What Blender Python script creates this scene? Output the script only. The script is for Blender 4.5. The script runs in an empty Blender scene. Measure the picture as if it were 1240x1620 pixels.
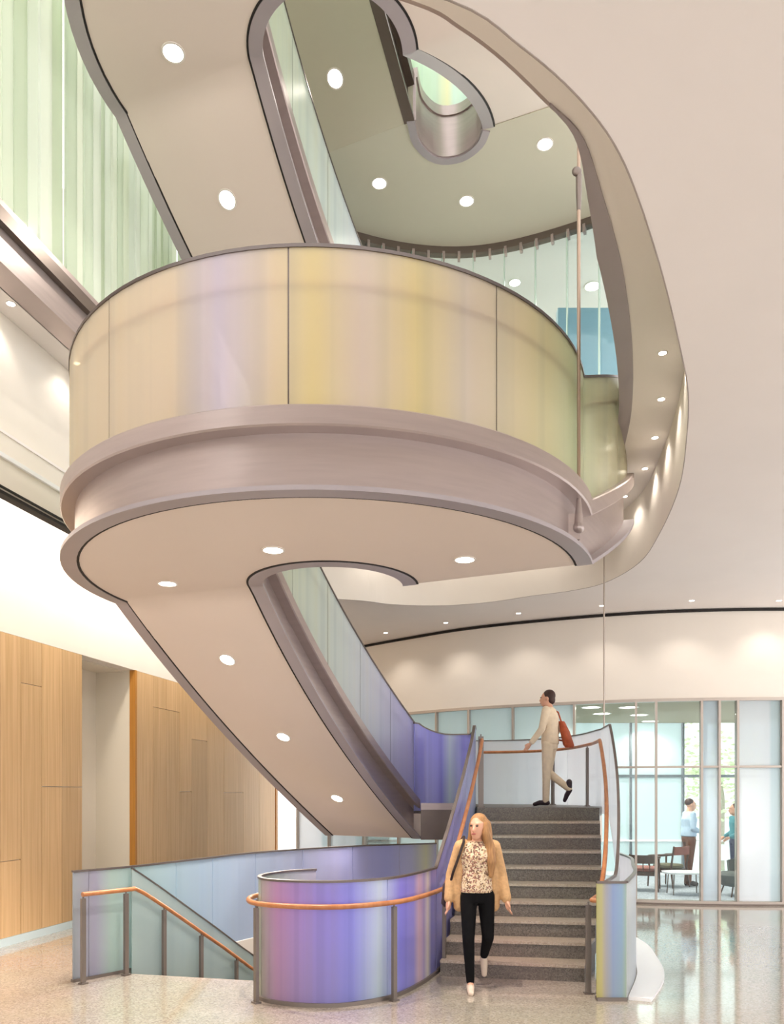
import bpy, bmesh, math, random
from mathutils import Vector, Matrix
from mathutils.geometry import tessellate_polygon

random.seed(7)
SC = bpy.context.scene
COL = SC.collection
V = Vector
PI = math.pi

# ------------------------------------------------------------------ camera
F, HX, HY, EYE = 1240.0, 620.0, 1254.0, 1.9
cam_d = bpy.data.cameras.new('camera')
cam = bpy.data.objects.new('camera', cam_d)
COL.objects.link(cam)
cam.location = (0, 0, EYE)
cam.rotation_euler = (PI / 2, 0, 0)
cam_d.sensor_fit = 'HORIZONTAL'
cam_d.sensor_width = 24.0
cam_d.lens = 24.0
cam_d.shift_y = (HY - 810) / 1240.0
cam_d.clip_start = 0.05
SC.camera = cam

# ------------------------------------------------------------------ world (bright overcast daylight)
w = bpy.data.worlds.new('overcast_sky')
SC.world = w
w.use_nodes = True
bg = w.node_tree.nodes['Background']
bg.inputs[0].default_value = (1.0, 0.97, 0.95, 1)
bg.inputs[1].default_value = 1.2
SC.view_settings.view_transform = 'Standard'
SC.view_settings.look = 'None'
SC.view_settings.exposure = 0.9
SC.view_settings.gamma = 1.0
SC.view_settings.use_curve_mapping = False
SC.cycles.max_bounces = 5
SC.cycles.diffuse_bounces = 3
SC.cycles.glossy_bounces = 3
SC.cycles.transparent_max_bounces = 8
SC.cycles.adaptive_threshold = .08
SC.cycles.adaptive_min_samples = 12


def add_light(name, kind, loc, energy, color=(1, .88, .74), rot=None, parent=None, **kw):
    ld = bpy.data.lights.new(name, kind)
    ld.energy = energy
    ld.color = color
    for k, v in kw.items():
        setattr(ld, k, v)
    o = bpy.data.objects.new(name, ld)
    COL.objects.link(o)
    o.location = loc
    if rot:
        o.rotation_euler = rot
    if parent:
        o.parent = parent
        o.location = V(loc) - parent.location
    return o


# cove strip lights washing the wall above the oak panelling (hidden behind the left bulkhead)
for yy in (8.2, 11.2, 14.2):
    xx = -5.7 + .21 * yy - .30
    add_light('cove_strip_light', 'AREA', (xx, yy, 5.9), 36, (1, .93, .82), (0, math.radians(42), math.radians(-12)),
              shape='RECTANGLE', size=.3, size_y=2.8)

# ------------------------------------------------------------------ helpers
def at(px, py, z):
    """point of the horizontal plane z seen at image pixel (px, py)"""
    d = (z - EYE) * F / (HY - py)
    return V(((px - HX) * d / F, d, z))


def mk(name, verts, faces, mat, parent=None, uv=None, smooth=False):
    me = bpy.data.meshes.new(name)
    me.from_pydata([tuple(v) for v in verts], [], faces)
    if uv:
        ul = me.uv_layers.new(name='UVMap')
        for lp in me.loops:
            ul.data[lp.index].uv = uv[lp.vertex_index]
    bm = bmesh.new()
    bm.from_mesh(me)
    bmesh.ops.recalc_face_normals(bm, faces=bm.faces)
    bm.to_mesh(me)
    bm.free()
    if smooth:
        me.polygons.foreach_set('use_smooth', [True] * len(me.polygons))
        try:
            me.set_sharp_from_angle(angle=math.radians(38))
        except Exception:
            pass
    if mat:
        me.materials.append(mat)
    return link(name, me, parent)


def link(name, me, parent=None):
    o = bpy.data.objects.new(name, me)
    COL.objects.link(o)
    if parent is not None:
        o.parent = parent
        if parent.parent is None:
            o.location = -parent.location
    return o


def empty(name, loc=(0, 0, 0)):
    o = bpy.data.objects.new(name, None)
    COL.objects.link(o)
    o.location = loc
    o.empty_display_size = .1
    return o


def tag(o, label=None, cat=None, group=None, kind=None):
    if label:
        o['label'] = label
    if cat:
        o['category'] = cat
    if group:
        o['group'] = group
    if kind:
        o['kind'] = kind
    return o


def thing(name, label, cat, loc=(0, 0, 0), group=None):
    return tag(empty(name, loc), label, cat, group)


class MB:
    def __init__(s):
        s.v, s.f, s.uv = [], [], []

    def add(s, verts, faces, uv=None):
        b = len(s.v)
        s.v += [V(v) for v in verts]
        s.uv += uv if uv else [(0, 0)] * len(verts)
        s.f += [[i + b for i in f] for f in faces]

    def box(s, x0, x1, y0, y1, z0, z1, M=None):
        vs = [V((x, y, z)) for z in (z0, z1) for y in (y0, y1) for x in (x0, x1)]
        if M:
            vs = [M @ v for v in vs]
        s.add(vs, [[0, 2, 3, 1], [4, 5, 7, 6], [0, 1, 5, 4], [2, 6, 7, 3], [0, 4, 6, 2], [1, 3, 7, 5]])

    def tube(s, p0, p1, r0, r1=None, n=10, caps=True):
        r1 = r0 if r1 is None else r1
        p0, p1 = V(p0), V(p1)
        a = (p1 - p0).normalized()
        u = a.orthogonal().normalized()
        w_ = a.cross(u)
        vs = []
        for p, r in ((p0, r0), (p1, r1)):
            for k in range(n):
                t = 2 * PI * k / n
                vs.append(p + (u * math.cos(t) + w_ * math.sin(t)) * r)
        fs = [[k, (k + 1) % n, n + (k + 1) % n, n + k] for k in range(n)]
        if caps:
            fs += [list(range(n)), list(range(n, 2 * n))]
        s.add(vs, fs)

    def ball(s, c, rx, ry=None, rz=None, nu=14, nv=9, M=None):
        ry = rx if ry is None else ry
        rz = rx if rz is None else rz
        c = V(c)
        vs, fs = [], []
        pts = [V((0, 0, -rz))]
        for j in range(1, nv):
            ph = -PI / 2 + PI * j / nv
            for i in range(nu):
                th = 2 * PI * i / nu
                pts.append(V((rx * math.cos(ph) * math.cos(th), ry * math.cos(ph) * math.sin(th), rz * math.sin(ph))))
        pts.append(V((0, 0, rz)))
        if M:
            pts = [M @ p for p in pts]
        vs = [c + p for p in pts]
        for i in range(nu):
            fs.append([0, 1 + (i + 1) % nu, 1 + i])
            for j in range(nv - 2):
                a, b = 1 + j * nu + i, 1 + j * nu + (i + 1) % nu
                fs.append([a, b, b + nu, a + nu])
            l = 1 + (nv - 2) * nu
            fs.append([l + i, l + (i + 1) % nu, len(pts) - 1])
        s.add(vs, fs)

    def loft(s, secs, n=18):
        """stack of ellipses: (centre, rx, ry[, power])"""
        vs, fs = [], []
        for sec in secs:
            c, rx, ry = V(sec[0]), sec[1], sec[2]
            e = sec[3] if len(sec) > 3 else 1.0
            for k in range(n):
                t = 2 * PI * k / n
                co, si = math.cos(t), math.sin(t)
                vs.append(c + V((rx * math.copysign(abs(co) ** e, co), ry * math.copysign(abs(si) ** e, si), 0)))
        for j in range(len(secs) - 1):
            for k in range(n):
                a, b = j * n + k, j * n + (k + 1) % n
                fs.append([a, b, b + n, a + n])
        fs += [list(range(n)), list(range((len(secs) - 1) * n, len(secs) * n))]
        s.add(vs, fs)

    def limb(s, pts, rad, n=12):
        """tapered rounded chain"""
        for i in range(len(pts) - 1):
            s.tube(pts[i], pts[i + 1], rad[i], rad[i + 1], n)
        for p, r in zip(pts, rad):
            s.ball(p, r, nu=n, nv=8)

    def build(s, name, mat, parent=None, smooth=False, uv=False):
        return mk(name, s.v, s.f, mat, parent, s.uv if uv else None, smooth)


class Path:
    """polyline in space, measured along its plan"""
    def __init__(s, pts):
        s.p = [V(p) if len(p) == 3 else V((p[0], p[1], 0)) for p in pts]
        s.s = [0.0]
        for a, b in zip(s.p, s.p[1:]):
            s.s.append(s.s[-1] + (b - a).xy.length)
        s.L = s.s[-1]

    def idx(s, t):
        t = min(max(t, 0), s.L)
        for i in range(len(s.p) - 1):
            if t <= s.s[i + 1] + 1e-9:
                return i, (t - s.s[i]) / max(s.s[i + 1] - s.s[i], 1e-9)
        return len(s.p) - 2, 1.0

    def at(s, t):
        i, f = s.idx(t)
        return s.p[i].lerp(s.p[i + 1], f)

    def nrm(s, t):
        e = min(.04, s.L * .02)
        a, b = s.at(t - e), s.at(t + e)
        d = (b - a).xy
        if d.length < 1e-9:
            d = (s.p[-1] - s.p[0]).xy
        d.normalize()
        return V((d.y, -d.x, 0))

    def sub(s, t0, t1, step=.12):
        n = max(1, int(math.ceil((t1 - t0) / step)))
        ts = [t0 + (t1 - t0) * k / n for k in range(n + 1)]
        # keep the creases of the original
        for q in s.s:
            if t0 + .02 < q < t1 - .02 and min(abs(q - t) for t in ts) > .015:
                ts.append(q)
        ts.sort()
        return ts

    def nearest(s, x, y):
        best = min(range(len(s.p)), key=lambda i: (s.p[i].xy - V((x, y))).length)
        return s.s[best]


def crom(pts, n=8):
    pts = [V(p) if len(p) == 3 else V((p[0], p[1], 0)) for p in pts]
    P = [pts[0] * 2 - pts[1]] + pts + [pts[-1] * 2 - pts[-2]]
    out = []
    for i in range(1, len(P) - 2):
        for k in range(n):
            t = k / n
            a, b, c, d = P[i - 1], P[i], P[i + 1], P[i + 2]
            out.append(.5 * ((2 * b) + (c - a) * t + (2 * a - 5 * b + 4 * c - d) * t * t + (3 * b - a - 3 * c + d) * t ** 3))
    out.append(pts[-1])
    return out


def sweep(path, prof, t0=None, t1=None, sign=1, step=.12, dz=None, ends=True):
    """closed profile [(u outward, v up)] along a path; uv = (fraction of path, height)"""
    t0 = 0 if t0 is None else t0
    t1 = path.L if t1 is None else t1
    ts = path.sub(t0, t1, step)
    vs, fs, uv = [], [], []
    m = len(prof)
    for t in ts:
        p, n = path.at(t), path.nrm(t) * sign
        if dz:
            p = p + V((0, 0, dz(t)))
        for (u, v) in prof:
            vs.append(p + n * u + V((0, 0, v)))
            uv.append((t / path.L, v))
    for i in range(len(ts) - 1):
        for k in range(m):
            a, b = i * m + k, i * m + (k + 1) % m
            fs.append([a, b, b + m, a + m])
    if ends:
        fs += [list(range(m)), list(range((len(ts) - 1) * m, len(ts) * m))]
    return vs, fs, uv


def rect(u0, u1, v0, v1):
    return [(u0, v0), (u1, v0), (u1, v1), (u0, v1)]


def circ(u, v, r, n=10):
    return [(u + r * math.cos(2 * PI * k / n), v + r * math.sin(2 * PI * k / n)) for k in range(n)]


def swp(name, mat, parent, path, prof, t0=None, t1=None, sign=1, smooth=True, step=.12, dz=None):
    vs, fs, uv = sweep(path, prof, t0, t1, sign, step, dz)
    return mk(name, vs, fs, mat, parent, uv, smooth)


def strip(name, mat, parent, path, zb, zt, u, th, t0, t1, sign=1, step=.12):
    """upright sheet with absolute bottom / top height functions of t"""
    ts = path.sub(t0, t1, step)
    vs, fs, uv = [], [], []
    for t in ts:
        p, n = path.at(t), path.nrm(t) * sign
        b, tp = zb(t), zt(t)
        for (uu, z, v) in ((u, b, 0), (u + th, b, 0), (u + th, tp, 1), (u, tp, 1)):
            q = p + n * uu
            vs.append(V((q.x, q.y, z)))
            uv.append((t / path.L, v))
    for i in range(len(ts) - 1):
        for k in range(4):
            a, b = i * 4 + k, i * 4 + (k + 1) % 4
            fs.append([a, b, b + 4, a + 4])
    fs += [[0, 1, 2, 3], [len(vs) - 4, len(vs) - 3, len(vs) - 2, len(vs) - 1]]
    return mk(name, vs, fs, mat, parent, uv, True)


def slab(name, mat, parent, outer, z0, z1, holes=()):
    loops = [[V((p[0], p[1], 0)) for p in outer]] + [[V((p[0], p[1], 0)) for p in h] for h in holes]
    tris = tessellate_polygon(loops)
    flat = [p for l in loops for p in l]
    n = len(flat)
    vs = [V((p.x, p.y, z0)) for p in flat] + [V((p.x, p.y, z1)) for p in flat]
    fs = [list(t) for t in tris] + [[i + n for i in t] for t in tris]
    b = 0
    for l in loops:
        m = len(l)
        for i in range(m):
            fs.append([b + i, b + (i + 1) % m, n + b + (i + 1) % m, n + b + i])
        b += m
    return mk(name, vs, fs, mat, parent)


# ------------------------------------------------------------------ materials
def srgb(r, g, b):
    f = lambda c: (c / 255 / 12.92) if c / 255 <= .04045 else ((c / 255 + .055) / 1.055) ** 2.4
    return (f(r), f(g), f(b), 1)


def pmat(name, col, rough=.5, metal=0.0, spec=.5, coat=0.0):
    m = bpy.data.materials.new(name)
    m.use_nodes = True
    b = m.node_tree.nodes['Principled BSDF']
    b.inputs['Base Color'].default_value = col
    b.inputs['Roughness'].default_value = rough
    b.inputs['Metallic'].default_value = metal
    b.inputs['Specular IOR Level'].default_value = spec
    b.inputs['Coat Weight'].default_value = coat
    return m


def nd(m, kind, **kw):
    n = m.node_tree.nodes.new(kind)
    for k, v in kw.items():
        if k in n.inputs:
            n.inputs[k].default_value = v
        else:
            setattr(n, k, v)
    return n


def ramp(m, stops, interp='LINEAR'):
    r = nd(m, 'ShaderNodeValToRGB')
    cr = r.color_ramp
    cr.interpolation = interp
    while len(cr.elements) < len(stops):
        cr.elements.new(.5)
    for e, (p, c) in zip(cr.elements, stops):
        e.position = p
        e.color = c
    return r


def noisy(m, scale, amt, coord='Object', stretch=(1, 1, 1), detail=4):
    """fine value variation on the base colour"""
    nt = m.node_tree
    b = nt.nodes['Principled BSDF']
    c0 = b.inputs['Base Color'].default_value[:]
    tc = nd(m, 'ShaderNodeTexCoord')
    mp = nd(m, 'ShaderNodeMapping')
    mp.inputs['Scale'].default_value = stretch
    nz = nd(m, 'ShaderNodeTexNoise', Scale=scale, Detail=detail)
    nt.links.new(tc.outputs[coord], mp.inputs[0])
    nt.links.new(mp.outputs[0], nz.inputs['Vector'])
    lo = tuple(c * (1 - amt) for c in c0[:3]) + (1,)
    hi = tuple(min(1, c * (1 + amt)) for c in c0[:3]) + (1,)
    r = ramp(m, [(.3, lo), (.7, hi)])
    nt.links.new(nz.outputs['Fac'], r.inputs[0])
    nt.links.new(r.outputs[0], b.inputs['Base Color'])
    return m


def terrazzo(name, base, chip_dark, chip_light, rough, scale=90, bump=0):
    m = pmat(name, base, rough)
    nt = m.node_tree
    b = nt.nodes['Principled BSDF']
    tc = nd(m, 'ShaderNodeTexCoord')
    vo = nd(m, 'ShaderNodeTexVoronoi', Scale=scale)
    nt.links.new(tc.outputs['Object'], vo.inputs['Vector'])
    sep = nd(m, 'ShaderNodeSeparateColor')
    nt.links.new(vo.outputs['Color'], sep.inputs[0])
    r = ramp(m, [(0, chip_dark), (.22, chip_dark), (.23, base), (.74, base), (.75, chip_light)], 'CONSTANT')
    nt.links.new(sep.outputs[0], r.inputs[0])
    nz = nd(m, 'ShaderNodeTexNoise', Scale=.7, Detail=3)
    nt.links.new(tc.outputs['Object'], nz.inputs['Vector'])
    mx = nd(m, 'ShaderNodeMix', data_type='RGBA', blend_type='MULTIPLY')
    mx.inputs[0].default_value = .25
    nt.links.new(r.outputs[0], mx.inputs[6])
    nt.links.new(nz.outputs['Color'], mx.inputs[7])
    nt.links.new(mx.outputs[2], b.inputs['Base Color'])
    return m


def wood(name, light, dark, rough=.4, scale=1.0):
    m = pmat(name, light, rough)
    nt = m.node_tree
    b = nt.nodes['Principled BSDF']
    tc = nd(m, 'ShaderNodeTexCoord')
    mp = nd(m, 'ShaderNodeMapping')
    mp.inputs['Scale'].default_value = (38 * scale, 38 * scale, .7 * scale)
    nz = nd(m, 'ShaderNodeTexNoise', Scale=1.0, Detail=6, Roughness=.6)
    nt.links.new(tc.outputs['Object'], mp.inputs[0])
    nt.links.new(mp.outputs[0], nz.inputs['Vector'])
    r = ramp(m, [(.25, dark), (.7, light)])
    nt.links.new(nz.outputs['Fac'], r.inputs[0])
    oi = nd(m, 'ShaderNodeObjectInfo')
    hs = nd(m, 'ShaderNodeHueSaturation')
    mr = nd(m, 'ShaderNodeMapRange')
    mr.inputs['To Min'].default_value = .86
    mr.inputs['To Max'].default_value = 1.1
    nt.links.new(oi.outputs['Random'], mr.inputs['Value'])
    nt.links.new(mr.outputs[0], hs.inputs['Value'])
    nt.links.new(r.outputs[0], hs.inputs['Color'])
    nt.links.new(hs.outputs[0], b.inputs['Base Color'])
    bp = nd(m, 'ShaderNodeBump', Strength=.08)
    nt.links.new(nz.outputs['Fac'], bp.inputs['Height'])
    nt.links.new(bp.outputs[0], b.inputs['Normal'])
    return m


def film(name, stops, trans=.5, clear=.12, rough=.22, vgrad=None, bands=14.0, band_amt=.3, spec=.6, coat=.0, thin=0, lift=.3):
    """frosted laminated glass with a dichroic film: hue runs along the sheet (uv.x), translucent"""
    stops = [(p, tuple(c + (1 - c) * lift for c in q[:3]) + (1,)) for p, q in stops]
    m = bpy.data.materials.new(name)
    m.use_nodes = True
    nt = m.node_tree
    b = nt.nodes['Principled BSDF']
    out = nt.nodes['Material Output']
    uv = nd(m, 'ShaderNodeUVMap')
    sp = nd(m, 'ShaderNodeSeparateXYZ')
    nt.links.new(uv.outputs[0], sp.inputs[0])
    r = ramp(m, stops)
    nt.links.new(sp.outputs[0], r.inputs[0])
    col = r.outputs[0]
    nz = nd(m, 'ShaderNodeTexNoise', noise_dimensions='1D', Scale=bands, Detail=2.5)
    nt.links.new(sp.outputs[0], nz.inputs['W'])
    r2 = ramp(m, [(.3, (.72, .76, .80, 1)), (.5, (1, 1, 1, 1)), (.72, (1.0, .96, .85, 1))])
    nt.links.new(nz.outputs['Fac'], r2.inputs[0])
    mx = nd(m, 'ShaderNodeMix', data_type='RGBA', blend_type='MULTIPLY')
    mx.inputs[0].default_value = band_amt
    nt.links.new(col, mx.inputs[6])
    nt.links.new(r2.outputs[0], mx.inputs[7])
    col = mx.outputs[2]
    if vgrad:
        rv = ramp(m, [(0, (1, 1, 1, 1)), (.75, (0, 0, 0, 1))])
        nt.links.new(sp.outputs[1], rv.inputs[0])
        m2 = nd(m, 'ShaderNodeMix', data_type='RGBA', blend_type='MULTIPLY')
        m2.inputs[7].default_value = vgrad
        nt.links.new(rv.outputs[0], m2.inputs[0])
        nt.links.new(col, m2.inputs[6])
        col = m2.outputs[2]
    nt.links.new(col, b.inputs['Base Color'])
    b.inputs['Roughness'].default_value = rough
    b.inputs['Specular IOR Level'].default_value = spec
    b.inputs['Coat Weight'].default_value = coat
    b.inputs['Coat Roughness'].default_value = .15
    if thin:
        b.inputs['Thin Film Thickness'].default_value = thin
        b.inputs['Thin Film IOR'].default_value = 1.6
    tl = nd(m, 'ShaderNodeBsdfTranslucent')
    nt.links.new(col, tl.inputs[0])
    m1 = nd(m, 'ShaderNodeMixShader')
    m1.inputs[0].default_value = trans
    nt.links.new(b.outputs[0], m1.inputs[1])
    nt.links.new(tl.outputs[0], m1.inputs[2])
    tr = nd(m, 'ShaderNodeBsdfTransparent')
    nt.links.new(col, tr.inputs[0])
    m3 = nd(m, 'ShaderNodeMixShader')
    m3.inputs[0].default_value = clear
    nt.links.new(m1.outputs[0], m3.inputs[1])
    nt.links.new(tr.outputs[0], m3.inputs[2])
    nt.links.new(m3.outputs[0], out.inputs[0])
    return m


def clear_glass(name, tint, refl=.9):
    m = bpy.data.materials.new(name)
    m.use_nodes = True
    nt = m.node_tree
    nt.nodes.remove(nt.nodes['Principled BSDF'])
    out = nt.nodes['Material Output']
    tr = nd(m, 'ShaderNodeBsdfTransparent')
    tr.inputs[0].default_value = tint
    gl = nd(m, 'ShaderNodeBsdfGlossy')
    gl.inputs['Roughness'].default_value = .03
    fr = nd(m, 'ShaderNodeFresnel')
    fr.inputs[0].default_value = 1.45
    mt = nd(m, 'ShaderNodeMath', operation='MULTIPLY')
    mt.inputs[1].default_value = refl
    nt.links.new(fr.outputs[0], mt.inputs[0])
    mx = nd(m, 'ShaderNodeMixShader')
    nt.links.new(mt.outputs[0], mx.inputs[0])
    nt.links.new(tr.outputs[0], mx.inputs[1])
    nt.links.new(gl.outputs[0], mx.inputs[2])
    nt.links.new(mx.outputs[0], out.inputs[0])
    return m


def emis(name, col, s):
    m = bpy.data.materials.new(name)
    m.use_nodes = True
    nt = m.node_tree
    nt.nodes.remove(nt.nodes['Principled BSDF'])
    e = nd(m, 'ShaderNodeEmission')
    e.inputs[0].default_value = col
    e.inputs[1].default_value = s
    nt.links.new(e.outputs[0], nt.nodes['Material Output'].inputs[0])
    return m


M = {}
M['ceil'] = noisy(pmat('ceiling_paint', srgb(242, 235, 231), .7, spec=.2), 1.2, .015)
M['wallw'] = noisy(pmat('white_wall_paint', srgb(240, 232, 222), .65, spec=.25), 1.5, .015)
M['soffit'] = noisy(pmat('stair_soffit_paint', srgb(228, 214, 203), .55, spec=.3), 1.0, .015)
M['upsoffit'] = noisy(pmat('upper_soffit_paint', srgb(205, 200, 180), .5, spec=.3), 1.0, .015)
M['metal'] = noisy(pmat('satin_steel', srgb(186, 172, 168), .34, .55), 2.0, .05, stretch=(1, 1, 12))
M['metal_d'] = noisy(pmat('bronze_steel', srgb(120, 108, 100), .35, .6), 3.0, .05)
M['flange'] = noisy(pmat('lilac_grey_steel', srgb(176, 167, 170), .4, .25), 2.0, .04)
M['post'] = pmat('grey_steel_post', srgb(128, 118, 112), .4, .5)
M['dark'] = pmat('black_reveal', srgb(34, 28, 26), .7)
M['cap'] = pmat('guard_cap_steel', srgb(112, 102, 98), .35, .6)
M['floor'] = terrazzo('terrazzo_floor', srgb(186, 174, 158), srgb(168, 156, 142), srgb(198, 188, 174), .1, 70)
bf_ = M['floor'].node_tree.nodes['Principled BSDF']
bf_.inputs['Specular IOR Level'].default_value = .8
bf_.inputs['Coat Weight'].default_value = .5
bf_.inputs['Coat Roughness'].default_value = .06
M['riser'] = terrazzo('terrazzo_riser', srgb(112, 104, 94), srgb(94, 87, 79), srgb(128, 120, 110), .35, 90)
M['tread'] = terrazzo('terrazzo_tread', srgb(184, 170, 150), srgb(168, 154, 138), srgb(196, 184, 168), .3, 90)  # beige tread tone, with the light on the treads put into the colour
M['oak'] = wood('oak_board', srgb(222, 186, 140), srgb(196, 156, 108), .42)
M['oak_edge'] = wood('oak_edge', srgb(216, 152, 70), srgb(190, 124, 48), .4)
M['rail'] = wood('oak_handrail', srgb(206, 140, 92), srgb(176, 106, 62), .3, .3)
M['plinth'] = pmat('plain_white', srgb(246, 246, 248), .4)
M['base'] = pmat('baseboard', srgb(206, 222, 226), .4)
M['lamp'] = emis('downlight_lens', (1, .93, .80, 1), 14)
M['lamps'] = emis('small_downlight_lens', (1, .92, .78, 1), 10)
M['trimring'] = pmat('downlight_trim', srgb(235, 228, 220), .4)
M['clear'] = clear_glass('clear_glass', (.86, .95, .94, 1))
M['clear2'] = clear_glass('partition_glass', (.90, .96, .96, 1), .7)
M['mull'] = pmat('mullion_aluminium', srgb(190, 178, 168), .35, .4)
M['mull_d'] = pmat('dark_mullion', srgb(110, 118, 124), .4, .3)
M['carpet'] = noisy(pmat('grey_carpet', srgb(170, 176, 184), .95), 30, .3)
M['bluewall'] = pmat('blue_panel', srgb(140, 172, 190), .5)
M['skin'] = pmat('skin', srgb(222, 168, 140), .5)

cream, yel, lav, grn = srgb(232, 208, 170), srgb(236, 212, 110), srgb(206, 190, 214), srgb(206, 218, 160)
M['film_drum'] = film('dichroic_glass_drum', [
    (0, srgb(120, 120, 240)), (.05, srgb(170, 175, 245)), (.12, srgb(205, 225, 235)), (.28, srgb(214, 232, 205)), (.36, srgb(222, 224, 172)),
    (.44, srgb(232, 214, 172)), (.55, cream), (.575, lav), (.60, cream), (.622, yel), (.645, srgb(228, 206, 190)), (.672, yel),
    (.70, srgb(228, 210, 190)), (.735, srgb(232, 214, 160)), (.76, srgb(224, 214, 150)), (.80, grn), (.86, srgb(214, 214, 170)), (1, srgb(216, 206, 160))],
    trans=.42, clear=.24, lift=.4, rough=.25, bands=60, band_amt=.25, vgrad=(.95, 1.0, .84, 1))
M['film_inner'] = film('dichroic_glass_flight', [
    (0, srgb(130, 130, 250)), (.05, srgb(168, 172, 252)), (.12, srgb(205, 216, 248)), (.24, srgb(215, 235, 230)), (.4, srgb(222, 238, 205)),
    (.6, srgb(214, 234, 196)), (1, srgb(220, 236, 210))], trans=.5, clear=.2, lift=.6, bands=50, band_amt=.3)
M['film_violet'] = film('dichroic_glass_violet', [  # dichroic hues; the palest stops paint in the vertical sheen
    (0, srgb(170, 165, 190)), (.07, srgb(150, 165, 150)), (.12, srgb(176, 186, 160)), (.155, srgb(186, 120, 190)), (.20, srgb(140, 110, 225)),
    (.24, srgb(118, 118, 240)), (.275, srgb(196, 214, 240)), (.31, srgb(112, 104, 240)), (.345, srgb(140, 128, 232)), (.36, srgb(226, 186, 214)),
    (.375, srgb(190, 165, 230)), (.39, srgb(236, 226, 226)), (.405, srgb(120, 110, 210)), (.45, srgb(140, 132, 214)), (.55, srgb(150, 148, 224)), (.62, srgb(160, 170, 235)),
    (.75, srgb(176, 196, 235)), (.86, srgb(172, 176, 248)), (.905, srgb(120, 118, 246)), (.93, srgb(205, 225, 250)), (.945, srgb(120, 116, 248)), (1, srgb(160, 160, 250))],
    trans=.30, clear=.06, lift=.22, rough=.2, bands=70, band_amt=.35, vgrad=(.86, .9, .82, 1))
M['film_pale'] = film('dichroic_glass_pale', [
    (0, srgb(150, 165, 180)), (.04, srgb(150, 150, 190)), (.07, srgb(168, 206, 204)), (.18, srgb(164, 206, 224)), (.3, srgb(170, 206, 238)), (.5, srgb(190, 214, 250)),
    (.7, srgb(206, 208, 250)), (.86, srgb(170, 180, 250)), (.93, srgb(200, 205, 245)), (.97, srgb(228, 230, 190)), (1, srgb(190, 190, 240))],
    trans=.5, clear=.12, lift=.32, rough=.22, bands=24, band_amt=.15)
M['film_slope'] = film('dichroic_glass_slope', [(0, srgb(176, 206, 206)), (.5, srgb(160, 200, 205)), (1, srgb(170, 196, 200))],
                       trans=.4, clear=.3, lift=.45, rough=.15, bands=18, band_amt=.2)
M['film_right'] = film('dichroic_glass_right', [
    (0, srgb(200, 222, 232)), (.2, srgb(190, 220, 240)), (.45, srgb(214, 226, 248)), (.6, srgb(232, 232, 255)), (.8, srgb(232, 236, 255)), (1, srgb(222, 222, 255))],
    trans=.62, clear=.25, lift=.8, rough=.2, bands=20, band_amt=.1)
M['film_end'] = film('dichroic_glass_end', [(0, srgb(196, 192, 110)), (.16, srgb(205, 200, 130)), (.3, srgb(186, 184, 190)), (.55, srgb(150, 178, 228)), (.85, srgb(150, 190, 226)), (1, srgb(170, 200, 190))],
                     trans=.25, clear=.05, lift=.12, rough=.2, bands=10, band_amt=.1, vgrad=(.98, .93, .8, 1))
M['film_strip'] = film('cast_glass_strip', [(0, srgb(182, 202, 172)), (.3, srgb(212, 226, 204)), (1, srgb(232, 240, 228))], trans=.62, clear=.12, lift=.3, rough=.12, bands=8, band_amt=.3, spec=.8)
M['frost_win'] = film('frosted_pane', [(0, srgb(206, 232, 236)), (1, srgb(216, 238, 242))], trans=.75, clear=.12, lift=.5, rough=.25, bands=4, band_amt=.1)
M['frost_white'] = film('frosted_white_pane', [(0, srgb(232, 240, 248)), (.72, srgb(232, 240, 248)), (.8, srgb(190, 216, 226)), (1, srgb(196, 220, 228))], trans=.7, clear=.25, lift=.5, rough=.25, bands=4, band_amt=.05)
M['frost_clear'] = film('half_frosted_pane', [(0, srgb(214, 230, 240)), (1, srgb(222, 234, 244))], trans=.6, clear=.35, rough=.2, bands=4, band_amt=.05)
M['film_upper'] = film('green_tint_glass', [(0, srgb(206, 232, 206)), (.45, srgb(206, 228, 206)), (.55, srgb(232, 232, 190)), (.6, srgb(214, 236, 224)), (1, srgb(206, 232, 220))], trans=.55, clear=.12, bands=12, band_amt=.2)

# ================================================================== THE SETTING
Z_C, Z_S, Z_S2, FF, Z_U = 5.0, 5.9, 10.6, 5.4, 4.0     # ceiling, recess soffit, upper soffit, storey of the spiral, drum underside
C_WOOD, C_BULK, C_CHAN = -6.816, -5.7, -5.18
SL = .21


def xl(c, d):
    return c + SL * d


# ---- basement stairwell outline (hole in the floor)
L_PTS = [(-3.2, 7.85), (-2.78, 8.4), (-2.3, 9.35), (-1.75, 10.4), (-.55, 11.6), (.69, 12.2)]
L_CURVE = crom(L_PTS, 6)
hole = [(-2.85, 8.25)] + [(p.x, p.y) for p in L_CURVE[6:-4]] + [(.15, 11.9), (.55, 11.2), (.35, 10.2), (.05, 9.2), (-.45, 8.35), (-1.12, 7.86)]
floor = slab('floor', M['floor'], None, [(-9, -4), (9.6, -4), (9.6, 22), (-9, 22)], -.25, 0, [hole])
tag(floor, 'polished pale terrazzo floor', kind='structure')

# ---- oak panelled left wall
wl = tag(empty('wall_left', (xl(C_WOOD, 10), 10, 0)), 'oak panelled wall with white painted band above', kind='structure')
TH = math.atan2(1, SL)
dirw = V((SL, 1, 0)).normalized()
nrmw = V((dirw.y, -dirw.x, 0))


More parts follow.
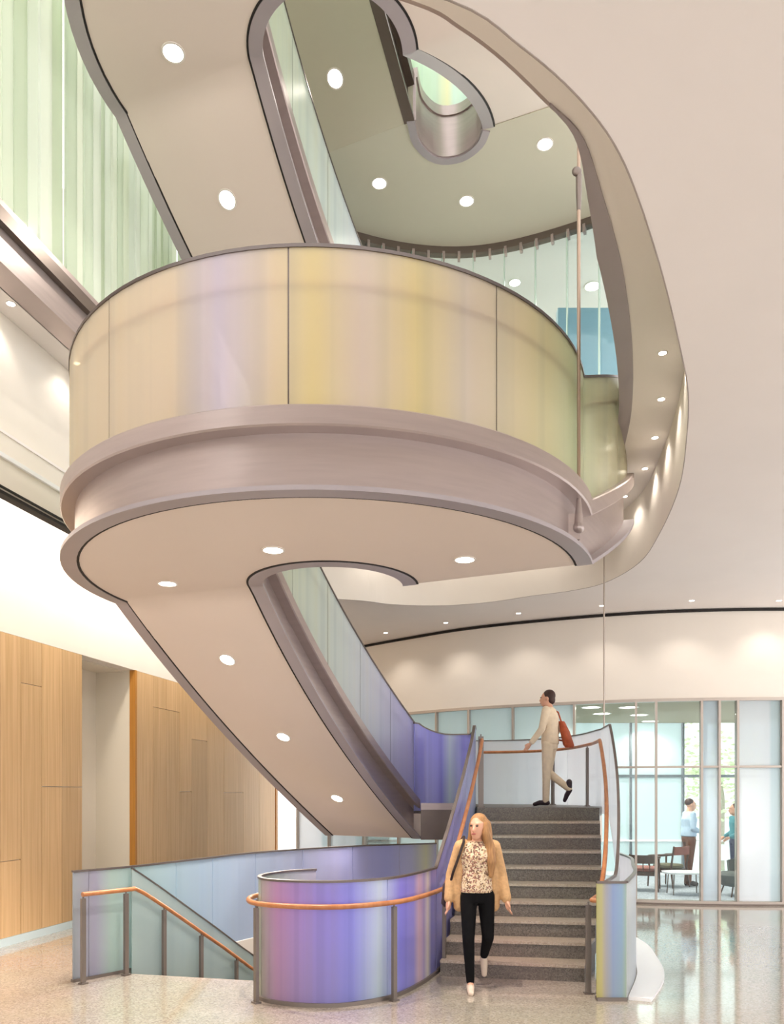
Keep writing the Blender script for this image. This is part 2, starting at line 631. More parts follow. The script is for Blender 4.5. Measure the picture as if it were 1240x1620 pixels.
def wbox(mb, d0, d1, z0, z1, u0, u1, c=C_WOOD):
    """box on the left wall between depths d0..d1, u out of the wall"""
    a, b = V((xl(c, d0), d0, 0)), V((xl(c, d1), d1, 0))
    vs = []
    for z in (z0, z1):
        for p, u in ((a, u0), (b, u0), (b, u1), (a, u1)):
            vs.append(p + nrmw * u + V((0, 0, z)))
    mb.add(vs, [[0, 1, 2, 3], [4, 5, 6, 7], [0, 1, 5, 4], [1, 2, 6, 5], [2, 3, 7, 6], [3, 0, 4, 7]])


def dpx(px, c=C_WOOD):
    return -c / (SL - (px - HX) / F)


W_TOP = 3.88
D_N0, D_N1, D_END = dpx(130), dpx(213), dpx(436)
m = MB()
wbox(m, -4, D_N0, 0, W_TOP, -.2, -.03)
wbox(m, D_N1 + .05, D_END, 0, W_TOP, -.2, -.03)
wbox(m, -4, 20.5, W_TOP, 6.9, -.2, 0)
m.build('plaster', M['wallw'], wl)
m = MB()
wbox(m, D_N0 - .1, D_N1 + .15, 0, W_TOP, -.75, -.7)
wbox(m, D_N0 - .05, D_N0, 0, W_TOP, -.75, -.2)
wbox(m, D_N1 + .01, D_N1 + .1, 0, W_TOP, -.75, -.09)
wbox(m, D_N0 - .1, D_N1 + .15, W_TOP - .02, W_TOP + .1, -.75, -.2)
m.build('niche', pmat('niche_paint', srgb(236, 226, 208), .6), wl)
m = MB()
wbox(m, D_N1, D_N1 + .055, 0.02, W_TOP, -.09, .012)
wbox(m, D_END, D_END + .12, 0.02, W_TOP, -.4, .012)
m.build('oak_jamb', M['oak_edge'], wl)


def boards(cuts, seams):
    for i in range(len(cuts) - 1):
        zs = [.10] + sorted(seams.get(i, [])) + [W_TOP]
        for z0, z1 in zip(zs, zs[1:]):
            b = MB()
            wbox(b, cuts[i] + .004, cuts[i + 1] - .004, z0 + .004, z1 - .004, -.03, random.uniform(-.001, .003))
            b.build('oak_board', M['oak'], wl)


pA = [dpx(p) for p in (-150, -110, -70, -35, 0, 33, 66, 98, 130)]
boards(pA, {0: [1.4], 1: [2.6], 2: [.9], 3: [2.2], 4: [1.05], 5: [3.3], 6: [1.98], 7: [1.98]})
pB = [D_N1 + .055] + [dpx(p) for p in (242, 263, 284, 303, 328, 354, 385, 410, 435)]
boards(pB, {1: [3.35], 2: [3.35], 3: [1.92], 4: [2.9], 6: [1.9], 8: [2.4]})
m = MB()
wbox(m, -4, D_N0, 0, .10, -.03, .012)
tag(m.build('baseboard_left', M['base'], None), 'pale baseboard under the oak panels', kind='structure')

# ---- left bulkhead: white band of the upper floor edge, soffit, steel channel
m = MB()
wbox(m, -3, 16, Z_C, 6.83, -.12, 0, C_BULK)
wb = m.build('wall_bulkhead', M['wallw'], None)
tag(wb, 'white bulkhead at the edge of the upper floor', kind='structure')
for (z0, z1, u, mat) in ((5.60, 5.63, .012, 'ceil'), (5.34, 5.385, .03, 'plinth'), (5.03, 5.055, .01, 'dark'), (4.97, 5.005, .012, 'dark')):
    m = MB()
    wbox(m, -3, 16, z0, z1, -.1 if z0 < 5.01 else 0, u, C_BULK)
    tag(m.build('trim_%d' % (1 + int(z0 * 100) % 7), M[mat], None), 'slim horizontal trim line on the white bulkhead', kind='structure')
m = MB()
wbox(m, -3, 16, 6.83, 6.95, -1.2, .27, C_BULK)
tag(m.build('ceiling_soffit', M['ceil'], None), 'pale soffit under the upper floor edge', kind='structure')

# ---- ceiling with the big oval opening
h1px = [(710, 0), (823, 73), (908, 147), (970, 226), (1010, 316), (1049, 440), (1075, 548), (1088, 620), (1086, 690), (1074, 771), (1044, 842),
        (1011, 890), (956, 922), (900, 935), (845, 942), (770, 953), (695, 958), (620, 956), (570, 950)]
H1R = [V((-3.4, 2.3, 5)), V((-1.6, 2.62, 5)), V((-.55, 2.85, 5))] + [at(x, y, Z_C) for x, y in h1px] + [V((-1.6, 12.35, 5)), V((-2.6, 11.9, 5))]
H1C = crom(H1R, 5)
h1poly = [(p.x, p.y) for p in H1C] + [(xl(C_BULK, 11.5) + .0, 11.5), (xl(C_BULK, 8), 8), (xl(C_BULK, 4), 4), (xl(C_BULK, 2.6), 2.6)]
ceil = slab('ceiling', M['ceil'], None, [(xl(C_BULK, -4) - .04, -4), (8.4, -4), (8.4, 22), (xl(C_BULK, 22) - .04, 22)], Z_C, Z_C + .05, [h1poly])
tag(ceil, 'white ceiling with a large oval opening', kind='structure')
H1 = Path(H1C)
o = strip('wall_opening', M['wallw'], None, H1, lambda t: Z_C + .003, lambda t: Z_S + .02, -.001, .02, 0, H1.L)
tag(o, 'curved white face of the oval ceiling opening', kind='structure')
o = swp('trim_opening', pmat('opening_bead', srgb(164, 152, 144), .5), None, H1, rect(-.003, .005, -.004, .0))
tag(o, 'thin bead around the oval ceiling opening', kind='structure')

# ---- recessed soffit ring and its steel edge (H2)
h2px = [(650, 0), (730, 42), (800, 95), (870, 163), (920, 214), (950, 300), (985, 430), (1000, 560), (998, 650), (985, 715)]
H2R = [V((-2.4, 3.3, Z_S)), V((-.8, 3.7, Z_S))] + [at(x, y, Z_S) for x, y in h2px] + [V((2.8, 9.62, Z_S))]
H2C = crom(H2R, 5)
H2 = Path(H2C)
far_in = [(1.19, 10.3), (.95, 10.75), (.5, 10.6), (-.2, 11.4), (-.6, 12.2)]
o1 = [(p.x, p.y) for p in Path(H1C).p]
ring = [(q.x, q.y) for q in [H1.at(t) + H1.nrm(t) * .04 for t in [H1.L * k / 90 for k in range(87)]]] + list(reversed(far_in)) + [(p.x, p.y) for p in reversed(H2C)]
o = slab('ceiling_recess', pmat('recess_paint', srgb(246, 240, 234), .6), None, ring, Z_S, Z_S + .25)
tag(o, 'raised white soffit ring inside the oval opening', kind='structure')
s_near = H2.nearest(*at(870, 163, Z_S).xy)
edge = thing('opening_edge_band', 'grey steel edge band around the upper floor opening, right of the hanger rod', 'edge band', (2.2, 7.2, Z_S))
vs, fs = [], []
nb = 60
for k in range(nb + 1):
    t = s_near + (H2.L - s_near) * k / nb
    p, n = H2.at(t), H2.nrm(t)
    wd = .005 + .15 * min(1, k / 16) * (1 - .35 * max(0, (k - 20) / 40))
    for (u, v) in ((-wd, -.012), (.004, -.012), (.004, .002), (-wd, .002)):
        vs.append(p + n * u + V((0, 0, v)))
for k in range(nb):
    for q in range(4):
        x, y = k * 4 + q, k * 4 + (q + 1) % 4
        fs.append([x, y, y + 4, x + 4])
fs += [[0, 1, 2, 3], [4 * nb, 4 * nb + 1, 4 * nb + 2, 4 * nb + 3]]
mk('lower_flange', vs, fs, M['flange'], edge)
swp('fascia', M['metal'], edge, H2, rect(-.02, .0, 0, .42), s_near * .5, H2.L)
swp('upper_flange', M['metal'], edge, H2, rect(-.03, .0, .42, .5), s_near * .5, H2.L)

# ---- curved back wall over the glazed offices
BW = Path(crom([(-3.1, 19.8), (-2.2, 18.4), (-.8, 16.7), (.62, 15.35), (1.5, 14.65), (2.61, 14.05), (3.97, 13.5), (5.1, 13.25), (6.57, 13.15), (8.4, 13.25)], 6))
Z_G = 3.5
o = strip('wall_back', M['wallw'], None, BW, lambda t: Z_G, lambda t: Z_C, -.25, .25, 0, BW.L)
tag(o, 'smooth white curved wall above the glazed offices', kind='structure')
o = swp('trim_slot', M['dark'], None, BW, rect(.0, .03, Z_C - .05, Z_C - .006))
tag(o, 'thin black shadow slot where curved wall meets ceiling', kind='structure')


def bw_t(px):
    lo, hi = 0, BW.L
    for _ in range(40):
        mid = (lo + hi) / 2
        p = BW.at(mid)
        if HX + p.x * F / p.y < px:
            lo = mid
        else:
            hi = mid
    return lo


win = tag(empty('window_1', (4, 13.4, 0)), 'glazed office partition with slim metal mullions', kind='structure')
mpx = [470, 520, 575, 630, 690, 741, 811, 908, 1006, 1038, 1110, 1138, 1167, 1238, 1330, 1405]
pm = ['frost_white', 'frost_white', 'clear2', 'frost_win', 'frost_win', 'frost_win', 'frost_win', 'clear2', 'clear2', 'clear2', 'frost_clear', 'clear2', 'frost_white', 'frost_white', 'frost_white']
mt = [bw_t(p) for p in mpx]
for i in range(len(mt) - 1):
    strip('pane', M[pm[i]], win, BW, lambda t: .07, lambda t: Z_G - .04, -.055, .012, mt[i] + .02, mt[i + 1] - .02).data
    # panes carry their own 0..1 u for the frosting pattern
    me = win.children[-1].data
    us = [l.uv.x for l in me.uv_layers[0].data]
    a, b = min(us), max(us)
    for l in me.uv_layers[0].data:
        l.uv.x = (l.uv.x - a) / (b - a)
for t in mt:
    p, n = BW.at(t), BW.nrm(t)
    m = MB()
    M4 = Matrix.Translation(p) @ Matrix.Rotation(math.atan2(n.y, n.x), 4, 'Z')
    m.box(-.10, .02, -.018, .018, .05, Z_G, M4)
    m.build('mullion', M['mull'], win)
swp('sill_rail', M['mull'], win, BW, rect(-.12, .03, 0, .07))
swp('head_rail', M['mull'], win, BW, rect(-.12, .02, Z_G - .05, Z_G))
swp('transom', M['mull'], win, BW, rect(-.09, .01, 2.32, 2.355))
win_base = M['dark']
swp('sill_shadow_gap', M['metal_d'], win, BW, rect(.03, .036, 0, .028))

# ---- office behind: carpet, ceiling, outer windows
Y_EXT = 18.0
bk = [(p.x, p.y + .13) for p in BW.p if p.y < Y_EXT - .2]
carpet = slab('floor_carpet', M['carpet'], None, bk + [(8.6, Y_EXT), (-1.2, Y_EXT)], .0, .012)
tag(carpet, 'blue grey carpet in the glazed office', kind='structure')
o = slab('ceiling_office', pmat('office_ceiling', srgb(176, 166, 140), .7), None, bk + [(8.6, Y_EXT), (-1.2, Y_EXT)], Z_G, Z_G + .06)
tag(o, 'olive beige office ceiling behind the glass', kind='structure')
w2 = tag(empty('window_2', (5, Y_EXT, 0)), 'outer office windows with dark mullions and tall frosted panes', kind='structure')
ex = [-1.2, 0.4, 2.0, 3.6, 5.48, 6.68, 7.2, 7.95, 8.6]
exm = ['frost_win', 'frost_win', 'frost_win', 'frost_win', 'frost_win', 'clear2', 'clear2', 'clear2']
for i in range(len(ex) - 1):
    b = MB()
    b.box(ex[i] + .04, ex[i + 1] - .04, Y_EXT - .01, Y_EXT + .01, .1, Z_G)
    b.build('pane', M[exm[i]], w2)
for x in ex:
    b = MB()
    b.box(x - .022, x + .022, Y_EXT - .04, Y_EXT + .04, 0, Z_G)
    b.build('mullion', M['mull_d'], w2)
for (z0, z1) in ((0, .1), (2.25, 2.31), (.78, .82)):
    b = MB()
    b.box(ex[0], ex[-1], Y_EXT - .05, Y_EXT + .05, z0, z1)
    b.build('transom', M['mull_d'] if z0 > 1 else M['plinth'], w2)

# ================================================================== SUSPENDED STAIR (drum landing with two flights)
CX, CY, R_O, R_I = -.6, 8.0, 2.57, .71
A0o, A1o, A0i, A1i = 164, 342, 180, 358


def arc(r, a0, a1, n):
    return [V((CX + r * math.cos(math.radians(a0 + (a1 - a0) * k / n)), CY + r * math.sin(math.radians(a0 + (a1 - a0) * k / n)), Z_U)) for k in range(n + 1)]


def quad3(p0, pm_, p1, n):
    """parabola through three points"""
    c = 2 * pm_ - .5 * (p0 + p1)
    return [(1 - t) ** 2 * p0 + 2 * t * (1 - t) * c + t * t * p1 for t in [k / n for k in range(n + 1)]]


NF, ND, NG = 24, 48, 14
Z_B = 1.19
oa, ia = arc(R_O, A0o, A1o, ND), arc(R_I, A0i, A1i, ND)


def flight(p0, pm_, p1, z0, z1, n):
    pts = quad3(V((p0[0], p0[1], 0)), V((pm_[0], pm_[1], 0)), V((p1[0], p1[1], 0)), n)
    P = Path(pts)
    return [V((p.x, p.y, z0 + (z1 - z0) * s / P.L)) for p, s in zip(pts, P.s)]


fo = flight((-1.1, 12.95), (-2.28, 10.8), (oa[0].x, oa[0].y), Z_B, Z_U, NF)
fi = flight((.44, 12.0), (-.62, 10.05), (ia[0].x, ia[0].y), Z_B, Z_U, NF)
go = flight((oa[-1].x, oa[-1].y), (2.46, 8.3), (2.95, 9.55), Z_U, 5.2, NG)
gi = flight((ia[-1].x, ia[-1].y), (.80, 9.05), (1.19, 10.28), Z_U, 5.2, NG)
OUT = fo + oa[1:] + go[1:]
INN = fi + ia[1:] + gi[1:]
PO, PI_ = Path(OUT), Path(INN)


def build_spiral(name, label):
    root = thing(name, label, 'staircase', (CX, CY, Z_U))
    N = len(OUT)
    # soffit slab
    vs, fs = [], []
    for a, b in zip(OUT, INN):
        wdt = (a - b).length
        p, q = a.lerp(b, .155 / wdt), b.lerp(a, .155 / wdt)
        vs += [p + V((0, 0, .012)), q + V((0, 0, .012)), q + V((0, 0, .30)), p + V((0, 0, .30))]
    for i in range(N - 1):
        for k in range(4):
            x, y = i * 4 + k, i * 4 + (k + 1) % 4
            fs.append([x, y, y + 4, x + 4])
    fs += [[0, 1, 2, 3], [4 * N - 4, 4 * N - 3, 4 * N - 2, 4 * N - 1]]
    mk('soffit', vs, fs, M['soffit'], root, None, True)
    for (P, sg, fw) in ((PO, 1, .14), (PI_, -1, .14)):
        swp('shadow_gap', M['dark'], root, P, rect(-fw - .022, -fw - .002, .004, .03), sign=sg)
        swp('lower_flange', M['flange'], root, P, rect(-fw, 0, 0, .035), sign=sg)
        swp('stringer_web', M['metal'], root, P, rect(-.17, -.125, .03, .46), sign=sg)
        swp('upper_flange', M['metal'], root, P, [(-.17, .45), (-.012, .45), (0, .462), (0, .588), (-.012, .60), (-.17, .60)], sign=sg)
    # drum floor and steps
    vs, fs = [], []
    for a, b in zip(oa, ia):
        e = .17 / (a - b).length
        p, q = a.lerp(b, e), b.lerp(a, e)
        vs += [p + V((0, 0, .45)), q + V((0, 0, .45)), q + V((0, 0, .58)), p + V((0, 0, .58))]
    for i in range(ND):
        for k in range(4):
            x, y = i * 4 + k, i * 4 + (k + 1) % 4
            fs.append([x, y, y + 4, x + 4])
    fs += [[0, 1, 2, 3], [4 * ND, 4 * ND + 1, 4 * ND + 2, 4 * ND + 3]]
    mk('landing', vs, fs, M['riser'], root)
    for (fa, fb, z0, nst) in ((fo, fi, Z_B, 17), (go, gi, Z_U, 7)):
        A, B = Path(fa), Path(fb)
        za, zb = fa[0].z, fa[-1].z
        for k in range(nst):
            t0, t1 = k / nst, (k + 1.06) / nst
            c = [A.at(A.L * t0), B.at(B.L * t0), B.at(B.L * min(t1, 1)), A.at(A.L * min(t1, 1))]
            c = [c[0].lerp(c[1], .09), c[1].lerp(c[0], .09), c[2].lerp(c[3], .09), c[3].lerp(c[2], .09)]
            zt = za + (zb - za) * (k + 1) / nst + .58
            v8 = [V((p.x, p.y, za + (zb - za) * (k + .5) / nst + .25)) for p in c] + [V((p.x, p.y, zt)) for p in c]
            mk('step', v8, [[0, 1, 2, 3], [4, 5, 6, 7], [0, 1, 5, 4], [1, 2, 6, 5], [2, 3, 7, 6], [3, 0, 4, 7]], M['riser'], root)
    # glass guards in panels, cap and inner handrail
    s0 = Path(fo).L
    sd = Path(oa).L
    jo = [0.0, .9, 2.0, 3.1, 4.15] + [s0 + sd * (a - A0o) / (A1o - A0o) for a in (193, 230, 267, 304, 341)] + [s0 + sd + 1.3, PO.L]
    ji = [0.0, .75, 1.6, 2.5, 3.45, Path(fi).L + .35, Path(fi).L + 1.6, Path(fi).L + 2.9, PI_.L]
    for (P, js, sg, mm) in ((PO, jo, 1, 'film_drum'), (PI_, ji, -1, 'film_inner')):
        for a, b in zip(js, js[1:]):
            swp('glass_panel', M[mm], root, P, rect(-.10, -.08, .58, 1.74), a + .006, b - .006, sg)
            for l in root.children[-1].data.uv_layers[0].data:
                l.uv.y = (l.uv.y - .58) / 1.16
        for j in js[1:-1]:
            swp('glass_joint', M['cap'], root, P, rect(-.096, -.084, .59, 1.74), j - .0055, j + .0055, sg)
        swp('cap_rail', M['cap'], root, P, rect(-.108, -.072, 1.735, 1.76), sign=sg)
        swp('handrail', M['rail'], root, P, circ(-.127, 1.49, .024), sign=sg)
    return root


spiral = build_spiral('suspended_staircase', 'suspended curved staircase with white underside and cream glass drum landing')


def copy_tree(o, parent=None):
    c = o.copy()
    COL.objects.link(c)
    c.parent = parent
    for ch in o.children:
        if ch.type == 'MESH':
            copy_tree(ch, c)
    return c


spiral2 = copy_tree(spiral)
spiral2.location.z += FF
spiral2['label'] = 'matching curved staircase one storey higher, its broad taupe underside filling the top of the picture'

# ---- the hanger rods
rod = thing('hanger_rod', 'slender bronze hanger rod beside the right end of the glass drum', 'rod', (1.62, 6.8, 4.1))
m = MB(); m.tube((1.62, 6.8, 4.45), (1.62, 6.8, 10.6), .016, n=10); m.build('rod', pmat('bronze_rod', srgb(170, 146, 126), .35, .4), rod, True)
m = MB()
m.tube((1.62, 6.8, 4.18), (1.62, 6.8, 4.46), .045, .018, 12)
m.ball((1.62, 6.8, 4.2), .05)
m.build('lower_clevis', M['metal'], rod, True)
m = MB(); m.box(1.50, 1.63, 6.80, 7.05, 4.1, 4.32); m.build('bracket_plate', M['metal'], rod)
m = MB()
m.tube((1.62, 6.8, 6.95), (1.62, 6.8, 7.12), .018, .026, 12)
m.tube((1.62, 6.8, 7.12), (1.62, 6.8, 7.26), .026, .026, 12)
m.ball((1.60, 6.79, 7.28), .042, .025, .042)
m.build('upper_clevis', M['metal_d'], rod, True)
rod2 = thing('hanger_rod', 'thin pale hanger rod dropping from the oval opening to the stair landing', 'rod', (3.07, 11.35, 1.7))
m = MB(); m.tube((3.07, 11.35, 1.75), (3.07, 11.35, 5.92), .012, n=8); m.build('rod', M['mull'], rod2, True)
m = MB(); m.tube((3.07, 11.35, 1.62), (3.07, 11.35, 1.8), .03, n=10); m.build('lower_clevis', M['mull'], rod2, True)
m = MB(); m.tube((3.07, 11.35, 5.8), (3.07, 11.35, 5.9), .03, n=10); m.build('upper_clevis', M['mull'], rod2, True)

# ================================================================== UPPER STOREY seen through the opening
ucre = [V((-1.42, 10.9, 0)), V((.29, 10.14, 0))]
uturn = crom([(.29, 10.14), (.38, 10.48), (.62, 10.72), (.92, 10.70), (1.13, 10.50), (1.19, 10.28)], 4)
far = crom([(3.9, 11.2), (3.0, 11.85), (1.8, 12.38), (.8, 12.5), (-.3, 12.27), (-1.4, 11.7), (-2.2, 11.0)], 5)
poly = [(-1.42, 10.9)] + [(p.x, p.y) for p in uturn] + [(2.95, 9.55), (4.6, 8.8), (5.2, 9.2), (4.8, 10.4)] + [(p.x, p.y) for p in far]
o = slab('ceiling_upper', M['upsoffit'], None, poly, Z_S2, Z_S2 + .5)
tag(o, 'olive tinted soffit of the upper floor with round downlights', kind='structure')
# steel rim of the rounded end of the stair well
rim = thing('stairwell_rim', 'rounded steel rim at the far end of the upper stair well', 'rim', (.75, 10.5, Z_S2))
UP = Path([V((p.x, p.y, Z_S2)) for p in uturn])
swp('lower_flange', M['flange'], rim, UP, rect(-.0, .1, -.02, .0), sign=-1)
swp('fascia', M['metal'], rim, UP, rect(-.02, .02, 0, .55), sign=-1)
swp('upper_flange', M['metal'], rim, UP, rect(-.04, .12, .55, .68), sign=-1)
swp('glass_panel', M['film_upper'], rim, UP, rect(.04, .06, .68, 1.9), sign=-1)
# flight going on up toward the viewer
top = thing('upper_flight', 'topmost stair flight with olive underside seen between the two steel edged wells', 'staircase', (-.6, 10, Z_S2))
dn = V((-.4, -.917, .58))
ti = [V((.29, 10.14, Z_S2)) + dn * k * .4 for k in range(12)]
to = [V((-1.42, 10.9, Z_S2)) + dn * k * .4 for k in range(12)]
vs, fs = [], []
for a, b in zip(to, ti):
    vs += [a, b + V((-.12, .05, 0)), b + V((-.12, .05, .3)), a + V((0, 0, .3))]
for i in range(11):
    for k in range(4):
        x, y = i * 4 + k, i * 4 + (k + 1) % 4
        fs.append([x, y, y + 4, x + 4])
fs += [[0, 1, 2, 3], [44, 45, 46, 47]]
mk('soffit', vs, fs, M['upsoffit'], top)
TI = Path(ti)
swp('lower_flange', M['metal_d'], top, TI, rect(-.14, .0, -.01, .03), sign=-1)
swp('stringer_web', M['metal_d'], top, TI, rect(-.14, -.09, .03, .46), sign=-1)
swp('upper_flange', M['metal_d'], top, TI, rect(-.16, .0, .46, .60), sign=-1)
swp('glass_panel', M['film_upper'], top, TI, rect(-.10, -.08, .6, 1.74), sign=-1)

# glass wall hanging under the far edge of that soffit
gw = thing('hung_glass_wall', 'clear glass wall of narrow panes hung below the curved edge of the upper soffit', 'glass wall', (1.5, 12.4, 6.3))
GP = Path([p for p in reversed(far)])
swp('track', M['metal_d'], gw, GP, [(-.1, Z_S2 - .11), (.02, Z_S2 - .11), (.02, Z_S2), (-.1, Z_S2)])
nP = 14
for k in range(nP):
    a, b = GP.L * k / nP, GP.L * (k + 1) / nP
    strip('pane', M['clear'], gw, GP, lambda t: 6.2, lambda t: Z_S2 - .1, -.05, .015, a + .008, b - .008)
    for q in (.0, .5):
        tt = a + (b - a) * q + .02
        p, n = GP.at(tt), GP.nrm(tt)
        mm = MB()
        mm.box(-.06, .03, -.02, .02, Z_S2 - .2, Z_S2 - .08, Matrix.Translation(p) @ Matrix.Rotation(math.atan2(n.y, n.x), 4, 'Z'))
        mm.build('clip', M['metal'], gw)
    p, n = GP.at(b), GP.nrm(b)
    mm = MB()
    mm.box(-.05, .02, -.008, .008, 6.2, Z_S2 - .1, Matrix.Translation(p) @ Matrix.Rotation(math.atan2(n.y, n.x), 4, 'Z'))
    mm.build('pane_edge', pmat('green_glass_edge', srgb(190, 214, 200), .2) if k == 0 else gw_edge, gw)
    if k == 0:
        gw_edge = bpy.data.materials['green_glass_edge']
# rooms behind that glass
fl = slab('floor_upper', M['wallw'], None, [(-3, 12.65), (6, 11.6), (6, 17.5), (-3, 17.5)], 6.0, 6.2)
tag(fl, 'upper floor slab beyond the hung glass wall', kind='structure')
m = MB(); m.box(-3, 6, 16.6, 16.8, 6.2, Z_S2 + .4)
tag(m.build('wall_upper', M['wallw'], None), 'white wall deep in the upper floor behind the glass', kind='structure')
o = slab('ceiling_upper_room', M['ceil'], None, [(-3, 12.7), (6, 11.7), (6, 17.5), (-3, 17.5)], Z_S2 + .03, Z_S2 + .3)
tag(o, 'white ceiling deep in the upper floor behind the glass', kind='structure')
m = MB(); m.box(2.72, 4.3, 12.85, 13.0, 6.2, 9.85)
tag(m.build('blue_cabinet', M['bluewall'], None), 'blue panel standing behind the hung glass wall on the upper floor', 'panel')

# ---- striped cast-glass screen on the left
scr = thing('cast_glass_screen', 'tall screen of narrow pale green cast glass strips at upper left', 'screen', (xl(C_CHAN, 8), 8, 6.83))
m = MB(); wbox(m, 2, 14, 6.83, 6.87, -.25, 0.02, C_CHAN); m.build('channel_lower_flange', M['metal'], scr)
m = MB(); wbox(m, 2, 14, 6.87, 7.22, -.2, -.05, C_CHAN); m.build('channel_web', M['metal'], scr)
m = MB(); wbox(m, 2, 14, 7.22, 7.36, -.2, .02, C_CHAN); m.build('channel_upper_flange', M['metal_d'], scr)
m = MB(); wbox(m, 2, 14, 7.36, 7.46, -.2, -.02, C_CHAN); m.build('shoe_rail', M['metal'], scr)
d = 4.4
k = 0
while d < 12.2:
    wd = random.choice((.10, .13, .16, .2))
    off = random.choice((-.14, -.12, -.10))
    a, b = V((xl(C_CHAN, d + .006), d + .006, 0)), V((xl(C_CHAN, d + wd - .006), d + wd - .006, 0))
    ml = MB()
    sub = [a + nrmw * off, b + nrmw * off, b + nrmw * (off + .03), a + nrmw * (off + .03)]
    vs = [p + V((0, 0, z)) for z in (7.40, 11.6) for p in sub]
    ml.add(vs, [[0, 1, 2, 3], [4, 5, 6, 7], [0, 1, 5, 4], [1, 2, 6, 5], [2, 3, 7, 6], [3, 0, 4, 7]], [(random.random(), 0)] * 8)
    ml.build('glass_strip', M['film_strip'], scr, uv=True)
    d += wd
    k += 1
m = MB(); wbox(m, 2, 14, 11.6, 11.8, -.3, 0, C_CHAN); m.build('head_rail', M['metal'], scr)
m = MB(); wbox(m, 2, 16, 6.95, 12, -3.2, -3.0, C_CHAN)
tag(m.build('wall_gallery', M['wallw'], None), 'white gallery wall behind the cast glass screen', kind='structure')

# ================================================================== GROUND FLOOR STAIR
RISE = .17
SLP = crom([(.50, 8.12), (.72, 8.9), (.93, 9.65), (1.13, 10.4)], 6)
SRP = crom([(1.93, 7.86), (2.30, 8.7), (2.55, 9.55), (2.75, 10.4)], 6)
SLP, SRP = Path(SLP), Path(SRP)
st = thing('terrazzo_staircase', 'straight grey terrazzo stair rising to a landing between tinted glass guards', 'staircase', (1.5, 9, 0))
for k in range(10):
    f0 = k / 9
    a, b = SLP.at(SLP.L * min(f0, 1)), SRP.at(SRP.L * min(f0, 1))
    if k < 9:
        f1 = (k + 1) / 9
        c, d_ = SRP.at(SRP.L * f1), SLP.at(SLP.L * f1)
    else:
        c, d_ = b + V((.1, .35, 0)), a + V((.02, .35, 0))
    zb = max(0, (k - 1) * RISE)
    v8 = [V((p.x, p.y, zb)) for p in (a, b, c, d_)] + [V((p.x, p.y, (k + 1) * RISE - .03)) for p in (a, b, c, d_)]
    FB = [[0, 1, 2, 3], [4, 5, 6, 7], [0, 1, 5, 4], [1, 2, 6, 5], [2, 3, 7, 6], [3, 0, 4, 7]]
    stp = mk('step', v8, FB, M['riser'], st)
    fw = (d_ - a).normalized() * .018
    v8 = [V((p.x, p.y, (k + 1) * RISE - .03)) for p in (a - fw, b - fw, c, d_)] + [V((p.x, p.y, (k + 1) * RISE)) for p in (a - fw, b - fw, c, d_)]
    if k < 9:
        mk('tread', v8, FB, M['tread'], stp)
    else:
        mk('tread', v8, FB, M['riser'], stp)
ZL = 10 * RISE
LB = crom([(3.0, 11.2), (2.93, 12.4), (2.5, 13.35), (1.6, 13.75), (.2, 13.8), (-1.1, 12.95)], 5)
lp = [(1.15, 10.6), (2.8, 10.6)] + [(p.x, p.y) for p in LB] + [(.44, 12.0), (1.2, 12.0)]
slab('landing', M['riser'], st, lp, ZL - .12, ZL)
slab('landing_soffit', M['soffit'], st, lp, ZL - .5, ZL - .12)
LF = Path([V((.44, 12.0, 0)), V((1.2, 12.0, 0))])
swp('landing_fascia', M['metal_d'], st, LF, rect(.0, .03, ZL - .52, ZL))
swp('landing_edge_trim', M['metal'], st, LF, rect(.0, .06, ZL - .06, ZL + .04))

# left guard: from the curl round the drum, up the stair and round to the suspended flight
gpl = crom([(-.78, 8.05), (-1.08, 7.85), (-1.25, 7.45), (-1.10, 7.10), (-.55, 6.95), (-.05, 7.22), (.25, 7.72), (.46, 8.25)], 6)
gpl2 = crom([(.46, 8.25), (.69, 8.95), (.90, 9.65), (1.09, 10.4), (1.18, 11.2), (1.2, 11.97)], 6)
GL = Path(gpl + gpl2[1:] + [V((1.0, 12.0, 0)), V((.7, 12.0, 0)), V((.46, 12.01, 0)), V((.37, 11.97, 0)), V((.335, 11.93, 0))])
sA, sB, sC = GL.nearest(.46, 8.25), GL.nearest(1.09, 10.4), GL.nearest(1.2, 11.97)


def gl_b(t):
    if t <= sA:
        return .02
    if t <= sB:
        return max(.02, (t - sA) / (sB - sA) * 1.7 - .12)
    return 1.62


def gl_t(t):
    if t <= sA:
        return 1.1
    if t <= sB:
        return 1.1 + (t - sA) / (sB - sA) * 1.68
    if t > sC + .3:
        f = min(1, (t - sC - .3) / .5)
        return 2.78 + .17 * f * f
    return 2.78


j = [0, GL.nearest(-1.17, 7.2), GL.nearest(-.05, 7.22), sA, sA + (sB - sA) * .33, sA + (sB - sA) * .67, sB, sC, GL.L]
for a, b in zip(j, j[1:]):
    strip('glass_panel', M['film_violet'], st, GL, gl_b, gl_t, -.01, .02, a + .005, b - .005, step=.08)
ts = GL.sub(0, GL.L, .1)
CAP = Path([V((GL.at(t).x, GL.at(t).y, gl_t(t))) for t in ts])
swp('cap_rail', M['cap'], st, CAP, rect(-.018, .018, 0, .02))
BASE = Path([V((GL.at(t).x, GL.at(t).y, 0)) for t in GL.sub(0, sA, .08)])
swp('base_shoe', M['post'], st, BASE, rect(-.03, .035, 0, .035))
SKT = Path([V((GL.at(t).x, GL.at(t).y, gl_b(t))) for t in GL.sub(sA, sB, .1)])
swp('side_stringer', M['metal_d'], st, SKT, rect(-.02, .03, -.05, .03))


def rail_z(t):
    if t <= sA:
        return .9
    if t <= sB:
        return .9 + (t - sA) / (sB - sA) * 1.7
    return 2.6


